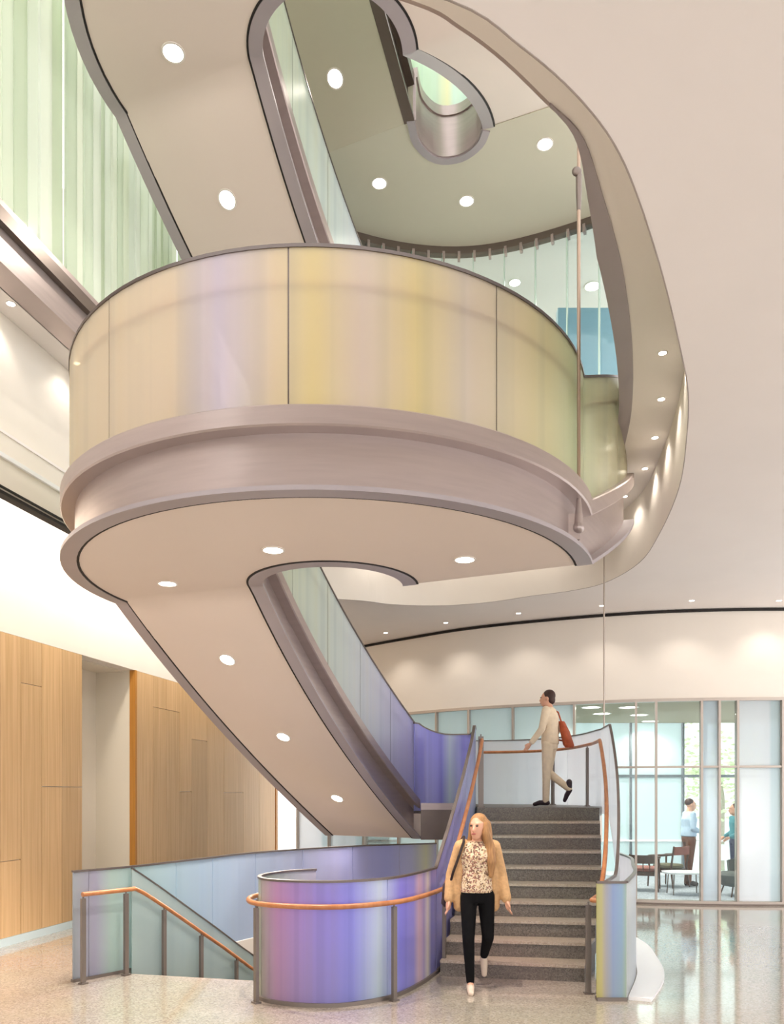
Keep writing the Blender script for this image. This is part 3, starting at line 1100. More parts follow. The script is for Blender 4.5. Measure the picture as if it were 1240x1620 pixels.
t_r0 = GL.nearest(-1.2, 7.7)
RL = Path([V((GL.at(t).x, GL.at(t).y, rail_z(t))) + GL.nrm(t) * .10 for t in GL.sub(t_r0, sB + .3, .08)])
swp('handrail', M['rail'], st, RL, circ(0, 0, .024, 12))


def post(parent, p, n, zb, zt, wd=.045, dp=.016, mat='post'):
    mm = MB()
    M4 = Matrix.Translation(V((p.x, p.y, 0))) @ Matrix.Rotation(math.atan2(n.y, n.x), 4, 'Z')
    mm.box(-dp, dp, -wd / 2, wd / 2, zb, zt, M4)
    mm.box(-dp - .015, dp + .015, -wd / 2 - .015, wd / 2 + .015, zb, zb + .015, M4)
    mm.tube(M4 @ V((0, 0, zt - .02)), M4 @ V((0, 0, zt + .03)), .009, n=8)
    return mm.build('rail_post', M[mat], parent)


for t in (t_r0 + .05, GL.nearest(-1.15, 7.17), GL.nearest(-.08, 7.2), sA - .02):
    post(st, GL.at(t) + GL.nrm(t) * .10, GL.nrm(t), 0, .86)
pp = GL.at(sB + .2)
post(st, pp + GL.nrm(sB + .2) * .08, V((0, 1, 0)), ZL, 2.66, .07)

# right guard
gpr = crom([(1.97, 7.22), (2.3, 8.0), (2.65, 9.2), (2.88, 10.3), (3.0, 11.2)], 6)
GR = Path(gpr + LB[1:])
r1, r2 = GR.nearest(2.3, 8.0), GR.nearest(2.9, 10.5)


def gr_b(t):
    return max(.03, min(1.6, (t - r1 * .8) / (r2 - r1 * .8) * 1.7 - .15))


def gr_t(t):
    return 1.07 if t < r1 * .75 else min(2.8, 1.07 + (t - r1 * .75) / (r2 - r1 * .75) * 1.73)


jr = [0, r1, (r1 + r2) / 2, r2, GR.nearest(2.93, 12.4) + .3, GR.nearest(1.6, 13.75), GR.L]
for a, b in zip(jr, jr[1:]):
    strip('glass_panel', M['film_right'], st, GR, gr_b, gr_t, -.01, .02, a + .005, b - .005, step=.1)
CAPR = Path([V((GR.at(t).x, GR.at(t).y, gr_t(t))) for t in GR.sub(0, GR.L, .1)])
swp('cap_rail', M['cap'], st, CAPR, rect(-.016, .016, 0, .018))


def rr_z(t):
    return .9 if t < r1 * .5 else min(2.6, .9 + (t - r1 * .5) / (r2 - r1 * .5) * 1.7)


RR = Path([V((GR.at(t).x, GR.at(t).y, rr_z(t))) - GR.nrm(t) * .13 for t in GR.sub(.03, GR.nearest(1.6, 13.75) , .08)])
swp('handrail', M['rail'], st, RR, circ(0, 0, .024, 12))
p0 = RR.p[0]
m = MB(); m.limb([p0, p0 + V((.06, -.05, 0)), p0 + V((.24, -.06, 0))], [.024, .024, .024]); m.build('handrail_return', M['rail'], st, True)
post(st, p0 + V((.2, -.06, 0)), V((0, 1, 0)), 0, .86, .03)
post(st, p0 + V((-.01, .1, 0)), V((0, 1, 0)), 0, .84, .05)
t = GR.nearest(2.75, 12.95)
tpx = lambda px: min([GR.L * k / 400 for k in range(120, 400)], key=lambda q: abs(HX + GR.at(q).x * F / GR.at(q).y - px) + (0 if GR.at(q).x > 1.5 else 999))
for tt in (tpx(884), tpx(942)):
    post(st, GR.at(tt) - GR.nrm(tt) * .12, GR.nrm(tt), ZL, 2.56, .06)
# front end panel and the lower curved skirt on the floor
EP = Path([V((1.87, 7.18, 0)), V((2.14, 7.18, 0))])
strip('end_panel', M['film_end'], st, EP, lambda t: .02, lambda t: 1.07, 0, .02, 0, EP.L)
swp('end_panel_cap', M['cap'], st, EP, rect(-.02, .03, 1.07, 1.09))
swp('end_panel_shoe', M['post'], st, EP, rect(-.04, .05, 0, .03))
SKP = Path(crom([(2.14, 7.2), (2.5, 8.1), (2.74, 8.95), (2.98, 9.8), (3.06, 10.6)], 6))
strip('skirt_glass', M['film_right'], st, SKP, lambda t: .02, lambda t: 1.07, 0, .02, 0, SKP.L)
swp('skirt_cap', M['cap'], st, SKP, rect(-.008, .028, 1.07, 1.09))
PLP = [SKP.at(t) + SKP.nrm(t) * .03 for t in SKP.sub(0, SKP.L, .15)]
PLQ = [SKP.at(t) + SKP.nrm(t) * (.06 + .24 * math.sin(PI * min(1, .25 + .75 * t / SKP.L))) for t in SKP.sub(0, SKP.L, .15)]
pl = slab('curved_floor_crescent', M['plinth'], None, [(p.x, p.y) for p in PLP] + [(p.x, p.y) for p in reversed(PLQ)], 0, .03)  # low white crescent laid on the floor along the skirt glass
tag(pl, 'low white crescent piece on the floor beside the stair end panel', 'plinth')

# ================================================================== STAIR GOING DOWN
dn_ = thing('basement_staircase', 'descending stair at lower left between a long pale glass guard and a sloping glass guard', 'staircase', (-2, 9, 0))
LG = Path(L_CURVE)
jl = [0, LG.nearest(-3.05, 8.05), LG.nearest(-2.78, 8.4), .9, 1.55, 2.5, 3.3, 4.2, 5.1, LG.L]
jl = [0, .17, .72, 1.35, 2.0, 2.85, 3.7, 4.6, 5.4, LG.L]
for a, b in zip(jl, jl[1:]):
    strip('glass_panel', M['film_pale'], dn_, LG, lambda t: .0, lambda t: 1.1, -.01, .02, a + .005, b - .005)
swp('cap_rail', M['cap'], dn_, LG, rect(-.018, .018, 1.1, 1.12))
swp('base_shoe', M['post'], dn_, LG, rect(-.03, .03, 0, .03), 0, .72)
s_s = .62
for (u0, th, z0, z1, mat, nm) in ((.0, .03, -3.0, 0.0, 'wallw', 'well_wall'),):
    strip(nm, M[mat], dn_, LG, lambda t: -3.0, lambda t: -.001, .0, .03, .72, LG.L)


def slope(t):
    return max(0, (t - s_s)) * .62


strip('sloping_glass', M['film_slope'], dn_, LG, lambda t: -.12 - slope(t), lambda t: 1.09 - slope(t), .07, .015, s_s, 3.4)
strip('sloping_stringer', M['metal_d'], dn_, LG, lambda t: -.42 - slope(t), lambda t: -.12 - slope(t), .05, .06, s_s + .1, 3.6)
SC_ = Path([V((LG.at(t).x, LG.at(t).y, 1.09 - slope(t))) + LG.nrm(t) * .077 for t in LG.sub(s_s, 3.4)])
swp('sloping_cap', M['cap'], dn_, SC_, rect(-.014, .014, 0, .018))
HR = Path([V((LG.at(t).x, LG.at(t).y, .89 - slope(t))) + LG.nrm(t) * .15 for t in LG.sub(.02, 3.4)])
swp('handrail', M['rail'], dn_, HR, circ(0, 0, .024, 12))
for t in (.03, .5, 1.0, 1.62, 2.3):
    post(dn_, LG.at(t) + LG.nrm(t) * .15, LG.nrm(t), 0 if t < s_s else -.3 - slope(t), .85 - slope(t))
RB = Path(crom([(-1.12, 7.86), (-.45, 8.35), (.05, 9.2), (.35, 10.2), (.55, 11.2), (.15, 11.9)], 5))
strip('well_wall', M['wallw'], dn_, RB, lambda t: -3.0, lambda t: -.001, -.03, .03, 0, RB.L)
LI = Path(L_CURVE[6:])
for k in range(14):
    f0, f1 = k / 14 * .82, (k + 1.05) / 14 * .82
    if k == 0:
        a, b = V((-2.8, 8.22, 0)), V((-1.15, 7.84, 0))
    else:
        a, b = LI.at(LI.L * f0), RB.at(RB.L * f0)
    c, d_ = RB.at(RB.L * f1), LI.at(LI.L * f1)
    zt = -RISE * (k + 1)
    v8 = [V((p.x, p.y, zt - .3)) for p in (a, b, c, d_)] + [V((p.x, p.y, zt)) for p in (a, b, c, d_)]
    mk('step', v8, FB, M['riser'], dn_)
slab('well_floor', M['floor'], dn_, hole, -3.05, -2.95)
m = MB()
m.tube((-2.82, 8.235, -.012), (-1.14, 7.852, -.012), .014, n=6)
m.build('top_nosing', M['tread'], dn_, True)

# ================================================================== DOWNLIGHTS
def disc(c, n, r0, r1, k=20, th=.0):
    """flat ring (r0 inner) or disc (r0 = 0) facing n"""
    u = n.orthogonal().normalized()
    w_ = n.cross(u)
    vs, fs = [], []
    if r0 <= 0:
        vs = [c + (u * math.cos(2 * PI * i / k) + w_ * math.sin(2 * PI * i / k)) * r1 for i in range(k)]
        return vs, [list(range(k))]
    for i in range(k):
        a = u * math.cos(2 * PI * i / k) + w_ * math.sin(2 * PI * i / k)
        vs += [c + a * r0, c + a * r1, c + a * r1 - n * .012, c + a * r0 - n * .012]
    for i in range(k):
        for q in range(4):
            x, y = i * 4 + q, i * 4 + (q + 1) % 4
            z = (i + 1) % k * 4
            fs.append([x, y, z + (q + 1) % 4, z + q])
    return vs, fs


def downlight(p, label, r=.085, n=V((0, 0, -1)), energy=40, group=None, small=False, spot=1.9, color=(1, .91, .81)):
    p = V(p)
    t = thing('downlight', label, 'downlight', p, group)
    c = p + n * .006
    vs, fs = disc(c, n, r, r * 1.2)
    mk('trim_ring', vs, fs, M['trimring'], t)
    vs, fs = disc(c - n * .002, n, 0, r)
    mk('lens', vs, fs, M['lamps' if small else 'lamp'], t)
    if energy:
        q = n.to_track_quat('-Z', 'Y').to_euler()
        add_light('downlight_beam', 'SPOT', c + n * .03, energy, color, q, t, spot_size=spot, spot_blend=.7, shadow_soft_size=.05)
    return t


PFO, PFI = Path(fo), Path(fi)


def fl_pt(py, f=.5):
    lo, hi = 0, 1
    g = lambda t: PFO.at(PFO.L * t).lerp(PFI.at(PFI.L * t), f)
    for _ in range(40):
        mid = (lo + hi) / 2
        q = g(mid)
        if HY - (q.z - EYE) * F / q.y > py:
            lo = mid
        else:
            hi = mid
    q = g(lo)
    e1 = (g(min(lo + .05, 1)) - g(max(lo - .05, 0)))
    e2 = PFI.at(PFI.L * lo) - PFO.at(PFO.L * lo)
    n = e1.cross(e2).normalized()
    if n.z > 0:
        n = -n
    return q + V((0, 0, .010)), n


g1 = 'round downlights in the suspended stair underside'
for (px, py, lab) in ((432, 872, 'round downlight in the drum underside, just above the inner curl of the stair'),
                      (735, 887, 'round downlight in the drum underside at right, near the straight crease'),
                      (265, 925, 'round downlight at the left side of the drum underside')):
    p = at(px, py, Z_U)
    downlight(p + V((0, 0, .010)), lab, group=g1, energy=150)
for (py, f, lab) in ((1045, .5, 'upper of three round downlights in the sloping flight underside'), (1167, .5, 'middle of three round downlights in the sloping flight underside'),
                     (1264, .52, 'lowest of three round downlights in the sloping flight underside')):
    q, n = fl_pt(py, f)
    downlight(q, lab, n=n, group=g1, energy=150)
    if py == 1045:
        downlight(q + V((0, 0, FF)), 'round downlight in the upper taupe underside, just above the glass drum', n=n, r=.095, group='round downlights in the upper stair underside', energy=50)
p = at(274, 85, Z_U + FF)
downlight(p + V((0, 0, .010)), 'large round downlight in the upper taupe underside at upper left', r=.10, group='round downlights in the upper stair underside', energy=50)
for (px, py, lab) in ((600, 290, 'left one of three downlights in the olive soffit'), (738, 318, 'middle one of three downlights in the olive soffit, below the rounded steel rim'),
                      (862, 228, 'right one of three downlights in the olive soffit, by the steel edge band')):
    downlight(at(px, py, Z_S2), lab, r=.095, group='downlights in the olive upper soffit', energy=60)
nt_ = (ti[1] - ti[0]).cross(to[0] - ti[0]).normalized()
nt_ = -nt_ if nt_.z > 0 else nt_
pt = to[2].lerp(ti[2], .62)
best = min(((to[0] + dn * s).lerp(ti[0] + dn * s, f) for s in [k * .05 for k in range(60)] for f in [k * .05 for k in range(4, 18)]),
           key=lambda q: (HX + q.x * F / q.y - 535) ** 2 + (HY - (q.z - EYE) * F / q.y - 127) ** 2)
downlight(best, 'round downlight in the topmost flight underside between the two wells', r=.095, n=nt_, group='downlights in the olive upper soffit', energy=40)

# wall washers inside the oval opening and along the back wall
rp = [(1048, 558), (1046, 631), (1036, 692), (1020, 741), (988, 785)]
names = ['topmost', 'second', 'third', 'fourth', 'lowest']
for (px, py), nm in zip(rp, names):
    downlight(at(px, py, Z_S), '%s small downlight in the raised soffit right of the drum' % nm, r=.035, energy=7, small=True, group='small downlights in the raised soffit', spot=2.2)
for k, t in enumerate([H1.nearest(*at(px, 945, Z_C).xy) for px in (905, 845, 790, 735, 680, 625, 575)]):
    q = H1.at(t) - H1.nrm(t) * .28
    downlight(V((q.x, q.y, Z_S)), 'small downlight over the far face of the oval opening, %s' % ('rightmost', 'second from right', 'third from right', 'middle one', 'third from left', 'second from left', 'leftmost')[k], r=.035, energy=3, small=True, group='small downlights over the far opening face', spot=2.2)
bp = [(610, 1001), (705, 985), (820, 970), (952, 958), (1094, 950), (1232, 950)]
nm6 = ['leftmost', 'second from left', 'third from left', 'fourth from left, beside the thin hanger rod', 'fifth from left', 'rightmost']
for (px, py), nm in zip(bp, nm6):
    downlight(at(px, py, Z_C), 'small ceiling downlight along the black slot, %s' % nm, r=.04, energy=13, small=True, group='small downlights along the black slot', spot=2.1)
for (dd, nm) in ((7.9, 'small downlight in the pale soffit at the left picture edge'), (9.0, 'small downlight in the pale soffit touching the left side of the drum')):
    downlight((xl(C_CHAN, dd) - .32, dd, 6.83), nm, r=.04, energy=6, small=True, group='small downlights in the left soffit', spot=2.1)
for (px, py, nm) in ((935, 1119, 'nearest the man on the landing'), (952, 1129, 'behind the thin hanger rod'), (994, 1119, 'highest in view'), (1011, 1131, 'left of the slim mullion'),
                     (1028, 1141, 'deepest in the room')):
    downlight(at(px, py, Z_G), 'warm round office ceiling light, %s' % nm, r=.16, energy=90, small=True, group='warm round lights in the office ceiling', spot=2.6)
# light of the upper rooms (lamps out of view)
add_light('gallery_lamp', 'AREA', (xl(C_CHAN, 8.5) - 1.4, 8.5, 11.7), 36, (1, .95, .85), None, shape='RECTANGLE', size=1.2, size_y=6)
add_light('upper_room_lamp', 'AREA', (2.0, 14.6, Z_S2 - .05), 35, (1, .9, .78), None, shape='RECTANGLE', size=4, size_y=2)
downlight(at(945, 462, 9.2) if False else V((3.45, 13.5, Z_S2 + .02)), 'bright lamp behind the hung glass wall above the blue panel', r=.12, energy=20, group='lamps behind the hung glass')
downlight(V((2.1, 13.4, Z_S2 + .02)), 'small bright lamp behind the hung glass wall left of the hanger rod', r=.09, energy=20, group='lamps behind the hung glass')

# ================================================================== FURNITURE IN THE OFFICE
wal = wood('walnut', srgb(86, 60, 44), srgb(60, 40, 30), .4)
cush = pmat('rust_cushion', srgb(140, 84, 72), .8)
gol = pmat('olive_upholstery', srgb(96, 92, 70), .85)
gry = noisy(pmat('grey_upholstery', srgb(96, 100, 98), .9), 30, .12)


def armchair(loc, rz, label, seatmat, tall):
    t = thing('wooden_armchair', label, 'armchair', loc, 'wooden armchairs in the office')
    R = Matrix.Translation(V(loc)) @ Matrix.Rotation(rz, 4, 'Z')
    T = lambda *p: R @ V(p)
    hb = .82 if tall else .70
    for sx in (-1, 1):
        a = MB(); a.limb([T(sx * .29, -.27, 0.0 + .018), T(sx * .27, -.24, .62)], [.016, .022], 8); a.build('leg', wal, t, True)
        a = MB(); a.limb([T(sx * .27, .30, .018), T(sx * .25, .24, .40), T(sx * .24, .30, hb)], [.016, .022, .018], 8); a.build('leg', wal, t, True)
        a = MB(); a.limb([T(sx * .27, -.26, .62), T(sx * .29, 0, .64), T(sx * .25, .27, .67)], [.022, .026, .022], 8); a.build('armrest', wal, t, True)
    a = MB(); a.box(-.26, .26, -.25, .25, .30, .37, R); a.build('seat_frame', wal, t)
    a = MB()
    a.loft([((0, 0, .37), .22, .22, .5), ((0, 0, .40), .25, .25, .5), ((0, 0, .44), .25, .25, .5), ((0, 0, .46), .22, .22, .5)])
    a.v = [R @ v for v in a.v]
    a.build('seat_cushion', seatmat, t, True)
    a = MB()
    for k in range(9):
        x = -.24 + .06 * k
        y = .30 + .05 * math.cos(x / .24 * PI / 2)
        a.v += [T(x, y - .015, hb - .16), T(x, y + .015, hb - .16), T(x, y + .015, hb), T(x, y - .015, hb)]
    a.uv = [(0, 0)] * len(a.v)
    for k in range(8):
        for q in range(4):
            x, y = k * 4 + q, k * 4 + (q + 1) % 4
            a.f.append([x, y, y + 4, x + 4])
    a.f += [[0, 1, 2, 3], [32, 33, 34, 35]]
    a.build('backrest', wal if not tall else cush, t, True)
    if not tall:
        for x in (-.12, 0, .12):
            b = MB(); b.tube(T(x, .28, .40), T(x, .34, hb - .14), .009, n=8); b.build('back_slat', wal, t, True)
    return t


armchair((4.88, 15.2, .012), math.radians(160), 'dark low wooden armchair with rust seat beside the stair guard', cush, False)
armchair((5.55, 15.75, .012), math.radians(215), 'taller wooden armchair with rust back in front of the frosted windows', gol, True)
tb = thing('coffee_table', 'low white topped table on thin legs before the standing man', 'table', (5.46, 14.6, .012))
m = MB()
m.loft([((5.46, 14.6, .40), .40, .28, .6), ((5.46, 14.6, .43), .41, .29, .6)], 28)
m.build('tabletop', M['plinth'], tb, True)
for sx in (-1, 1):
    for sy in (-1, 1):
        a = MB(); a.tube((5.46 + sx * .28, 14.6 + sy * .17, .012), (5.46 + sx * .26, 14.6 + sy * .15, .40), .012, n=8); a.build('leg', M['post'], tb, True)
lc = thing('lounge_chair', 'grey upholstered lounge chair partly behind the frosted pane', 'chair', (6.35, 14.35, .012))
m = MB()
m.loft([((6.35, 14.35, .20), .28, .28, .8), ((6.35, 14.35, .26), .34, .34, .8), ((6.35, 14.35, .40), .36, .35, .8), ((6.35, 14.35, .44), .31, .31, .8)], 24)
m.build('seat', gry, lc, True)
m = MB()
vs, fs = [], []
for k in range(15):
    a = math.radians(-95 + 190 * k / 14)
    h = .62 + .26 * math.cos(a * .9) ** 2
    c_, s_ = math.cos(a), math.sin(a)
    for (r, z) in ((.30, .30), (.38, .30), (.44, h), (.37, h + .02)):
        vs.append(V((6.35 + c_ * r, 14.35 + s_ * r, z)))
for k in range(14):
    for q in range(4):
        x, y = k * 4 + q, k * 4 + (q + 1) % 4
        fs.append([x, y, y + 4, x + 4])
fs += [[0, 1, 2, 3], [56, 57, 58, 59]]
mk('backrest', vs, fs, gry, lc, None, True)
for sx in (-1, 1):
    for sy in (-1, 1):
        a = MB(); a.tube((6.35 + sx * .24, 14.35 + sy * .24, .012), (6.35 + sx * .18, 14.35 + sy * .18, .24), .014, n=8); a.build('leg', wal, lc, True)

# ================================================================== PEOPLE
DG = bpy.context.evaluated_depsgraph_get


def skinmesh(name, mb, mat, parent, voxel=.012, smooth=4, M4=None):
    """merge overlapping volumes to one continuous surface"""
    me = bpy.data.meshes.new(name + '_raw')
    me.from_pydata([tuple(v) for v in mb.v], [], mb.f)
    bm = bmesh.new(); bm.from_mesh(me); bmesh.ops.recalc_face_normals(bm, faces=bm.faces); bm.to_mesh(me); bm.free()
    tmp = bpy.data.objects.new('tmp', me)
    COL.objects.link(tmp)
    r = tmp.modifiers.new('r', 'REMESH'); r.mode = 'VOXEL'; r.voxel_size = voxel
    s = tmp.modifiers.new('s', 'SMOOTH'); s.iterations = smooth; s.factor = .5
    bpy.context.view_layer.update()
    ev = tmp.evaluated_get(DG())
    out = bpy.data.meshes.new_from_object(ev)
    bpy.data.objects.remove(tmp)
    bpy.data.meshes.remove(me)
    out.name = name
    out.materials.clear()
    out.materials.append(mat)
    out.polygons.foreach_set('use_smooth', [True] * len(out.polygons))
    o = bpy.data.objects.new(name, out)
    COL.objects.link(o)
    if parent:
        o.parent = parent
    return o


def hand(b, wr, el, side, curl=.5):
    """palm and five bent fingers below the wrist; side +1/-1 tells where the thumb goes"""
    d = (wr - el).normalized()
    f = V((0, -1, 0)) - d * d.dot(V((0, -1, 0)))
    f.normalize()
    x = d.cross(f).normalized() * side           # palm side
    b.limb([wr, wr + d * .05, wr + d * .085], [.024, .028, .026], 10)
    for k, (l, off) in enumerate(((.068, .027), (.078, .010), (.072, -.008), (.056, -.024))):
        a = wr + d * .085 + f * off
        m1 = a + d * l * .5 + x * curl * .012
        b.limb([a - d * .02, a, m1, m1 + d * l * .42 + x * curl * .03], [.0105, .0105, .0095, .008], 8)
    a = wr + d * .03 + f * .026
    b.limb([a, a + d * .03 + f * .022, a + d * .062 + f * .026 + x * .01], [.013, .0115, .009], 8)


def person(label, loc, rz, H, J, yaw=0, voxel=.012, group=None, skin=None, build=1.0):
    """returns (body object, joint dict in local metres); local front is -y"""
    s = H / 1.70
    for k in J:
        J[k] = V(J[k]) * s
    b = MB()
    hd = J['head']                                # centre of the head
    Rm = Matrix.Rotation(yaw, 3, 'Z')
    W_ = lambda x, y, z: hd + Rm @ (V((x, y, z)) * s)
    b.ball(W_(0, .012, .03), .074 * s, .092 * s, .088 * s, 16, 12, Rm.to_4x4().to_3x3())
    b.loft([(W_(0, -.045, -.118), .022 * s, .025 * s), (W_(0, -.035, -.10), .042 * s, .048 * s), (W_(0, -.022, -.06), .058 * s, .066 * s), (W_(0, -.01, 0), .068 * s, .08 * s), (W_(0, 0, .05), .068 * s, .085 * s)])
    b.limb([W_(0, -.088, .012), W_(0, -.106, -.028)], [.010 * s, .016 * s], 8)
    b.ball(W_(0, -.088, -.062), .024 * s, .012 * s, .010 * s)
    for sx in (-1, 1):
        b.ball(W_(sx * .076, .012, -.005), .012 * s, .02 * s, .032 * s)
        b.ball(W_(sx * .03, -.074, .035), .022 * s, .014 * s, .008 * s)
    nk = J['neck']
    b.limb([nk, hd + V((0, .012, -.05)) * s], [.056 * s, .050 * s], 12)
    hp = J['hip']
    ch = (J['shl'] + J['shr']) / 2
    b.loft([(hp + V((0, 0, -.06)) * s, .12 * s * build, .09 * s * build), (hp + V((0, 0, .06)) * s, .135 * s * build, .095 * s * build),
            (hp.lerp(ch, .42), .115 * s * build, .085 * s * build), (hp.lerp(ch, .78), .145 * s * build, .10 * s * build), (ch + V((0, 0, .0)), .15 * s, .085 * s), (ch + V((0, 0, .05)) * s, .085 * s, .06 * s)])
    for q in 'lr':
        b.limb([J['sh' + q], J['el' + q], J['wr' + q]], [.046 * s, .036 * s, .024 * s])
        hand(b, J['wr' + q], J['el' + q], -1 if q == 'l' else 1)
        b.limb([J['hp' + q], J['kn' + q], J['an' + q]], [.074 * s, .05 * s, .033 * s])
        b.limb([J['an' + q], J['to' + q]], [.032 * s, .024 * s], 10)
    body = skinmesh('person', b, skin or M['skin'], None, voxel)
    body.location = loc
    body.rotation_euler = (0, 0, rz)
    tag(body, label, 'person', group)
    eye = pmat('eye', srgb(40, 30, 28), .3)
    lip = pmat('lips', srgb(176, 92, 86), .5)
    for sx in (-1, 1):
        e = MB(); e.ball(W_(sx * .031, -.088, .016), .014 * s, .009 * s, .008 * s, 10, 6); e.build('eye', eye, body, True).location = (0, 0, 0)
    e = MB(); e.ball(W_(0, -.098, -.062), .024 * s, .008 * s, .008 * s, 10, 6); e.build('mouth', lip, body, True).location = (0, 0, 0)
    return body, J, W_, s


def legs_cloth(J, s, r=(.092, .064, .046), hipr=(.155, .115), top=.06, cut=.0):
    b = MB()
    hp = J['hip']
    b.loft([(hp + V((0, 0, -.09)) * s, hipr[0] * .88 * s, hipr[1] * .95 * s), (hp + V((0, 0, -.0)) * s, hipr[0] * s, hipr[1] * s), (hp + V((0, 0, top)) * s, hipr[0] * .93 * s, hipr[1] * .93 * s)])
    for q in 'lr':
        an = J['an' + q].lerp(J['kn' + q], cut)
        b.limb([J['hp' + q], J['kn' + q], an], [r[0] * s, r[1] * s, r[2] * s])
    return b


def torso_cloth(J, s, w=.0, hem=.0, build=1.0, sleeves=True, sl=(.062, .052, .042)):
    b = MB()
    hp = J['hip']
    ch = (J['shl'] + J['shr']) / 2
    b.loft([(hp + V((0, 0, hem)) * s, (.155 + w) * s * build, (.115 + w) * s * build), (hp + V((0, 0, hem + .08)) * s, (.15 + w) * s * build, (.115 + w) * s * build),
            (hp.lerp(ch, .48), (.14 + w) * s * build, (.105 + w) * s * build), (hp.lerp(ch, .8), (.165 + w) * s * build, (.118 + w) * s * build), (ch + V((0, 0, .0)), .165 * s, .095 * s), (ch + V((0, 0, .055)) * s, .085 * s, .066 * s)])
    if sleeves:
        for q in 'lr':
            b.limb([J['sh' + q], J['el' + q], J['el' + q].lerp(J['wr' + q], .92)], [k * s for k in sl])
    return b


def shoe(parent, an, to, s, mat, h=.05, name='shoe'):
    b = MB()
    d = (to - an)
    b.limb([an + V((0, 0, -.035)) * s - d * .15, an.lerp(to, .6), to + d * .12], [.040 * s, .038 * s, .030 * s], 10)
    if h > .05:
        b.limb([an, an + V((0, 0, h)) * s], [.046 * s, .046 * s], 10)
    return skinmesh(name, b, mat, parent, .010, 3)


# --- woman stepping off the stair toward the viewer
J = dict(head=(-.0, -.03, 1.575), neck=(0, 0, 1.43), hip=(-.01, 0, .93), shl=(.165, .0, 1.385), shr=(-.165, 0, 1.385), ell=(.245, .06, 1.10), elr=(-.245, .06, 1.10),
         wrl=(.285, -.01, .87), wrr=(-.275, .02, .87), hpl=(.085, 0, .90), hpr=(-.085, 0, .90), knl=(.10, -.03, .50), knr=(-.10, -.10, .49), anl=(.105, .26, .26), anr=(-.085, -.13, .075),
         tol=(.105, .24, .10), tor=(-.10, -.27, .028))
WX = at(757, 1568, 0)
wm, J, W_, s = person('woman with long blond hair walking off the terrazzo stair in tan cardigan and black trousers', (WX.x, 7.62, 0), math.radians(2), 1.69, J, math.radians(-32), .009)
trousers = noisy(pmat('black_trousers', srgb(9, 8, 11), .85, spec=.2), 20, .2)
skinmesh('trousers', legs_cloth(J, s, (.088, .060, .042), cut=.06), trousers, wm, .011)
blouse = pmat('speckled_blouse', srgb(214, 190, 160), .8)
nt = blouse.node_tree
tc = nd(blouse, 'ShaderNodeTexCoord'); vo = nd(blouse, 'ShaderNodeTexVoronoi', Scale=78.0); sp = nd(blouse, 'ShaderNodeSeparateColor')
nt.links.new(tc.outputs['Object'], vo.inputs['Vector']); nt.links.new(vo.outputs['Color'], sp.inputs[0])
rr = ramp(blouse, [(0, srgb(226, 206, 176)), (.42, srgb(120, 92, 74)), (.6, srgb(206, 176, 140)), (.8, srgb(160, 112, 100))], 'CONSTANT')
nt.links.new(sp.outputs[0], rr.inputs[0]); nt.links.new(rr.outputs[0], nt.nodes['Principled BSDF'].inputs['Base Color'])
skinmesh('blouse', torso_cloth(J, s, .006, .01, sleeves=False), blouse, wm, .011)
tan = noisy(pmat('tan_cardigan', srgb(206, 164, 118), .9), 40, .1)
b = MB()
for q, sx in (('l', 1), ('r', -1)):
    b.limb([J['sh' + q], J['el' + q], J['el' + q].lerp(J['wr' + q], .96)], [.066 * s, .060 * s, .052 * s])
    pts = [V((sx * .13, .03, 1.40)) * s, V((sx * .155, .035, 1.2)) * s, V((sx * .165, .04, .98)) * s, V((sx * .17, .05, .80)) * s]
    for a_, c_ in zip(pts, pts[1:]):
        b.limb([a_, c_], [.062 * s, .062 * s], 10)
b.loft([(V((0, .085, .80)) * s, .16 * s, .05 * s), (V((0, .08, 1.1)) * s, .15 * s, .05 * s), (V((0, .06, 1.38)) * s, .15 * s, .05 * s)])
skinmesh('cardigan', b, tan, wm, .011)
hair = noisy(pmat('blond_hair', srgb(166, 122, 78), .6), 60, .25, stretch=(1, 1, .1))
b = MB()
Rm = Matrix.Rotation(math.radians(-32), 3, 'Z')
b.ball(W_(0, .03, .045), .088 * s, .096 * s, .094 * s, 16, 12, Rm)
b.limb([W_(.075, .01, .03), W_(.085, .0, -.06), V((.115, -.055, 1.38)) * s, V((.125, -.085, 1.24)) * s, V((.12, -.09, 1.10)) * s], [.035, .042, .052, .048, .022])
b.limb([W_(.05, .07, .02), W_(.06, .08, -.1), V((.07, .08, 1.36)) * s, V((.08, .1, 1.2)) * s], [.06, .06, .065, .03])
b.limb([W_(-.075, .03, .03), W_(-.08, .04, -.06), V((-.07, .06, 1.40)) * s], [.03, .036, .03])
skinmesh('hair', b, hair, wm, .011)
shw = pmat('cream_flats', srgb(226, 206, 186), .5)
shoe(wm, J['anr'], J['tor'], s, shw)
shoe(wm, J['anl'], J['tol'], s, shw)
bag = thing('shoulder_bag', 'dark shoulder bag hanging at the side of the blond woman', 'bag', (WX.x - .26, 7.68, .85))
blk = pmat('dark_leather', srgb(44, 30, 28), .45)
Rw = Matrix.Translation(wm.location) @ Matrix.Rotation(math.radians(2), 4, 'Z')
b = MB()
b.loft([((-.285, .14, .78), .035, .10, .7), ((-.285, .14, .80), .05, .12, .7), ((-.28, .13, .98), .04, .11, .7), ((-.28, .13, 1.0), .025, .09, .7)])
b.v = [Rw @ v for v in b.v]
b.build('pouch', blk, bag, True)
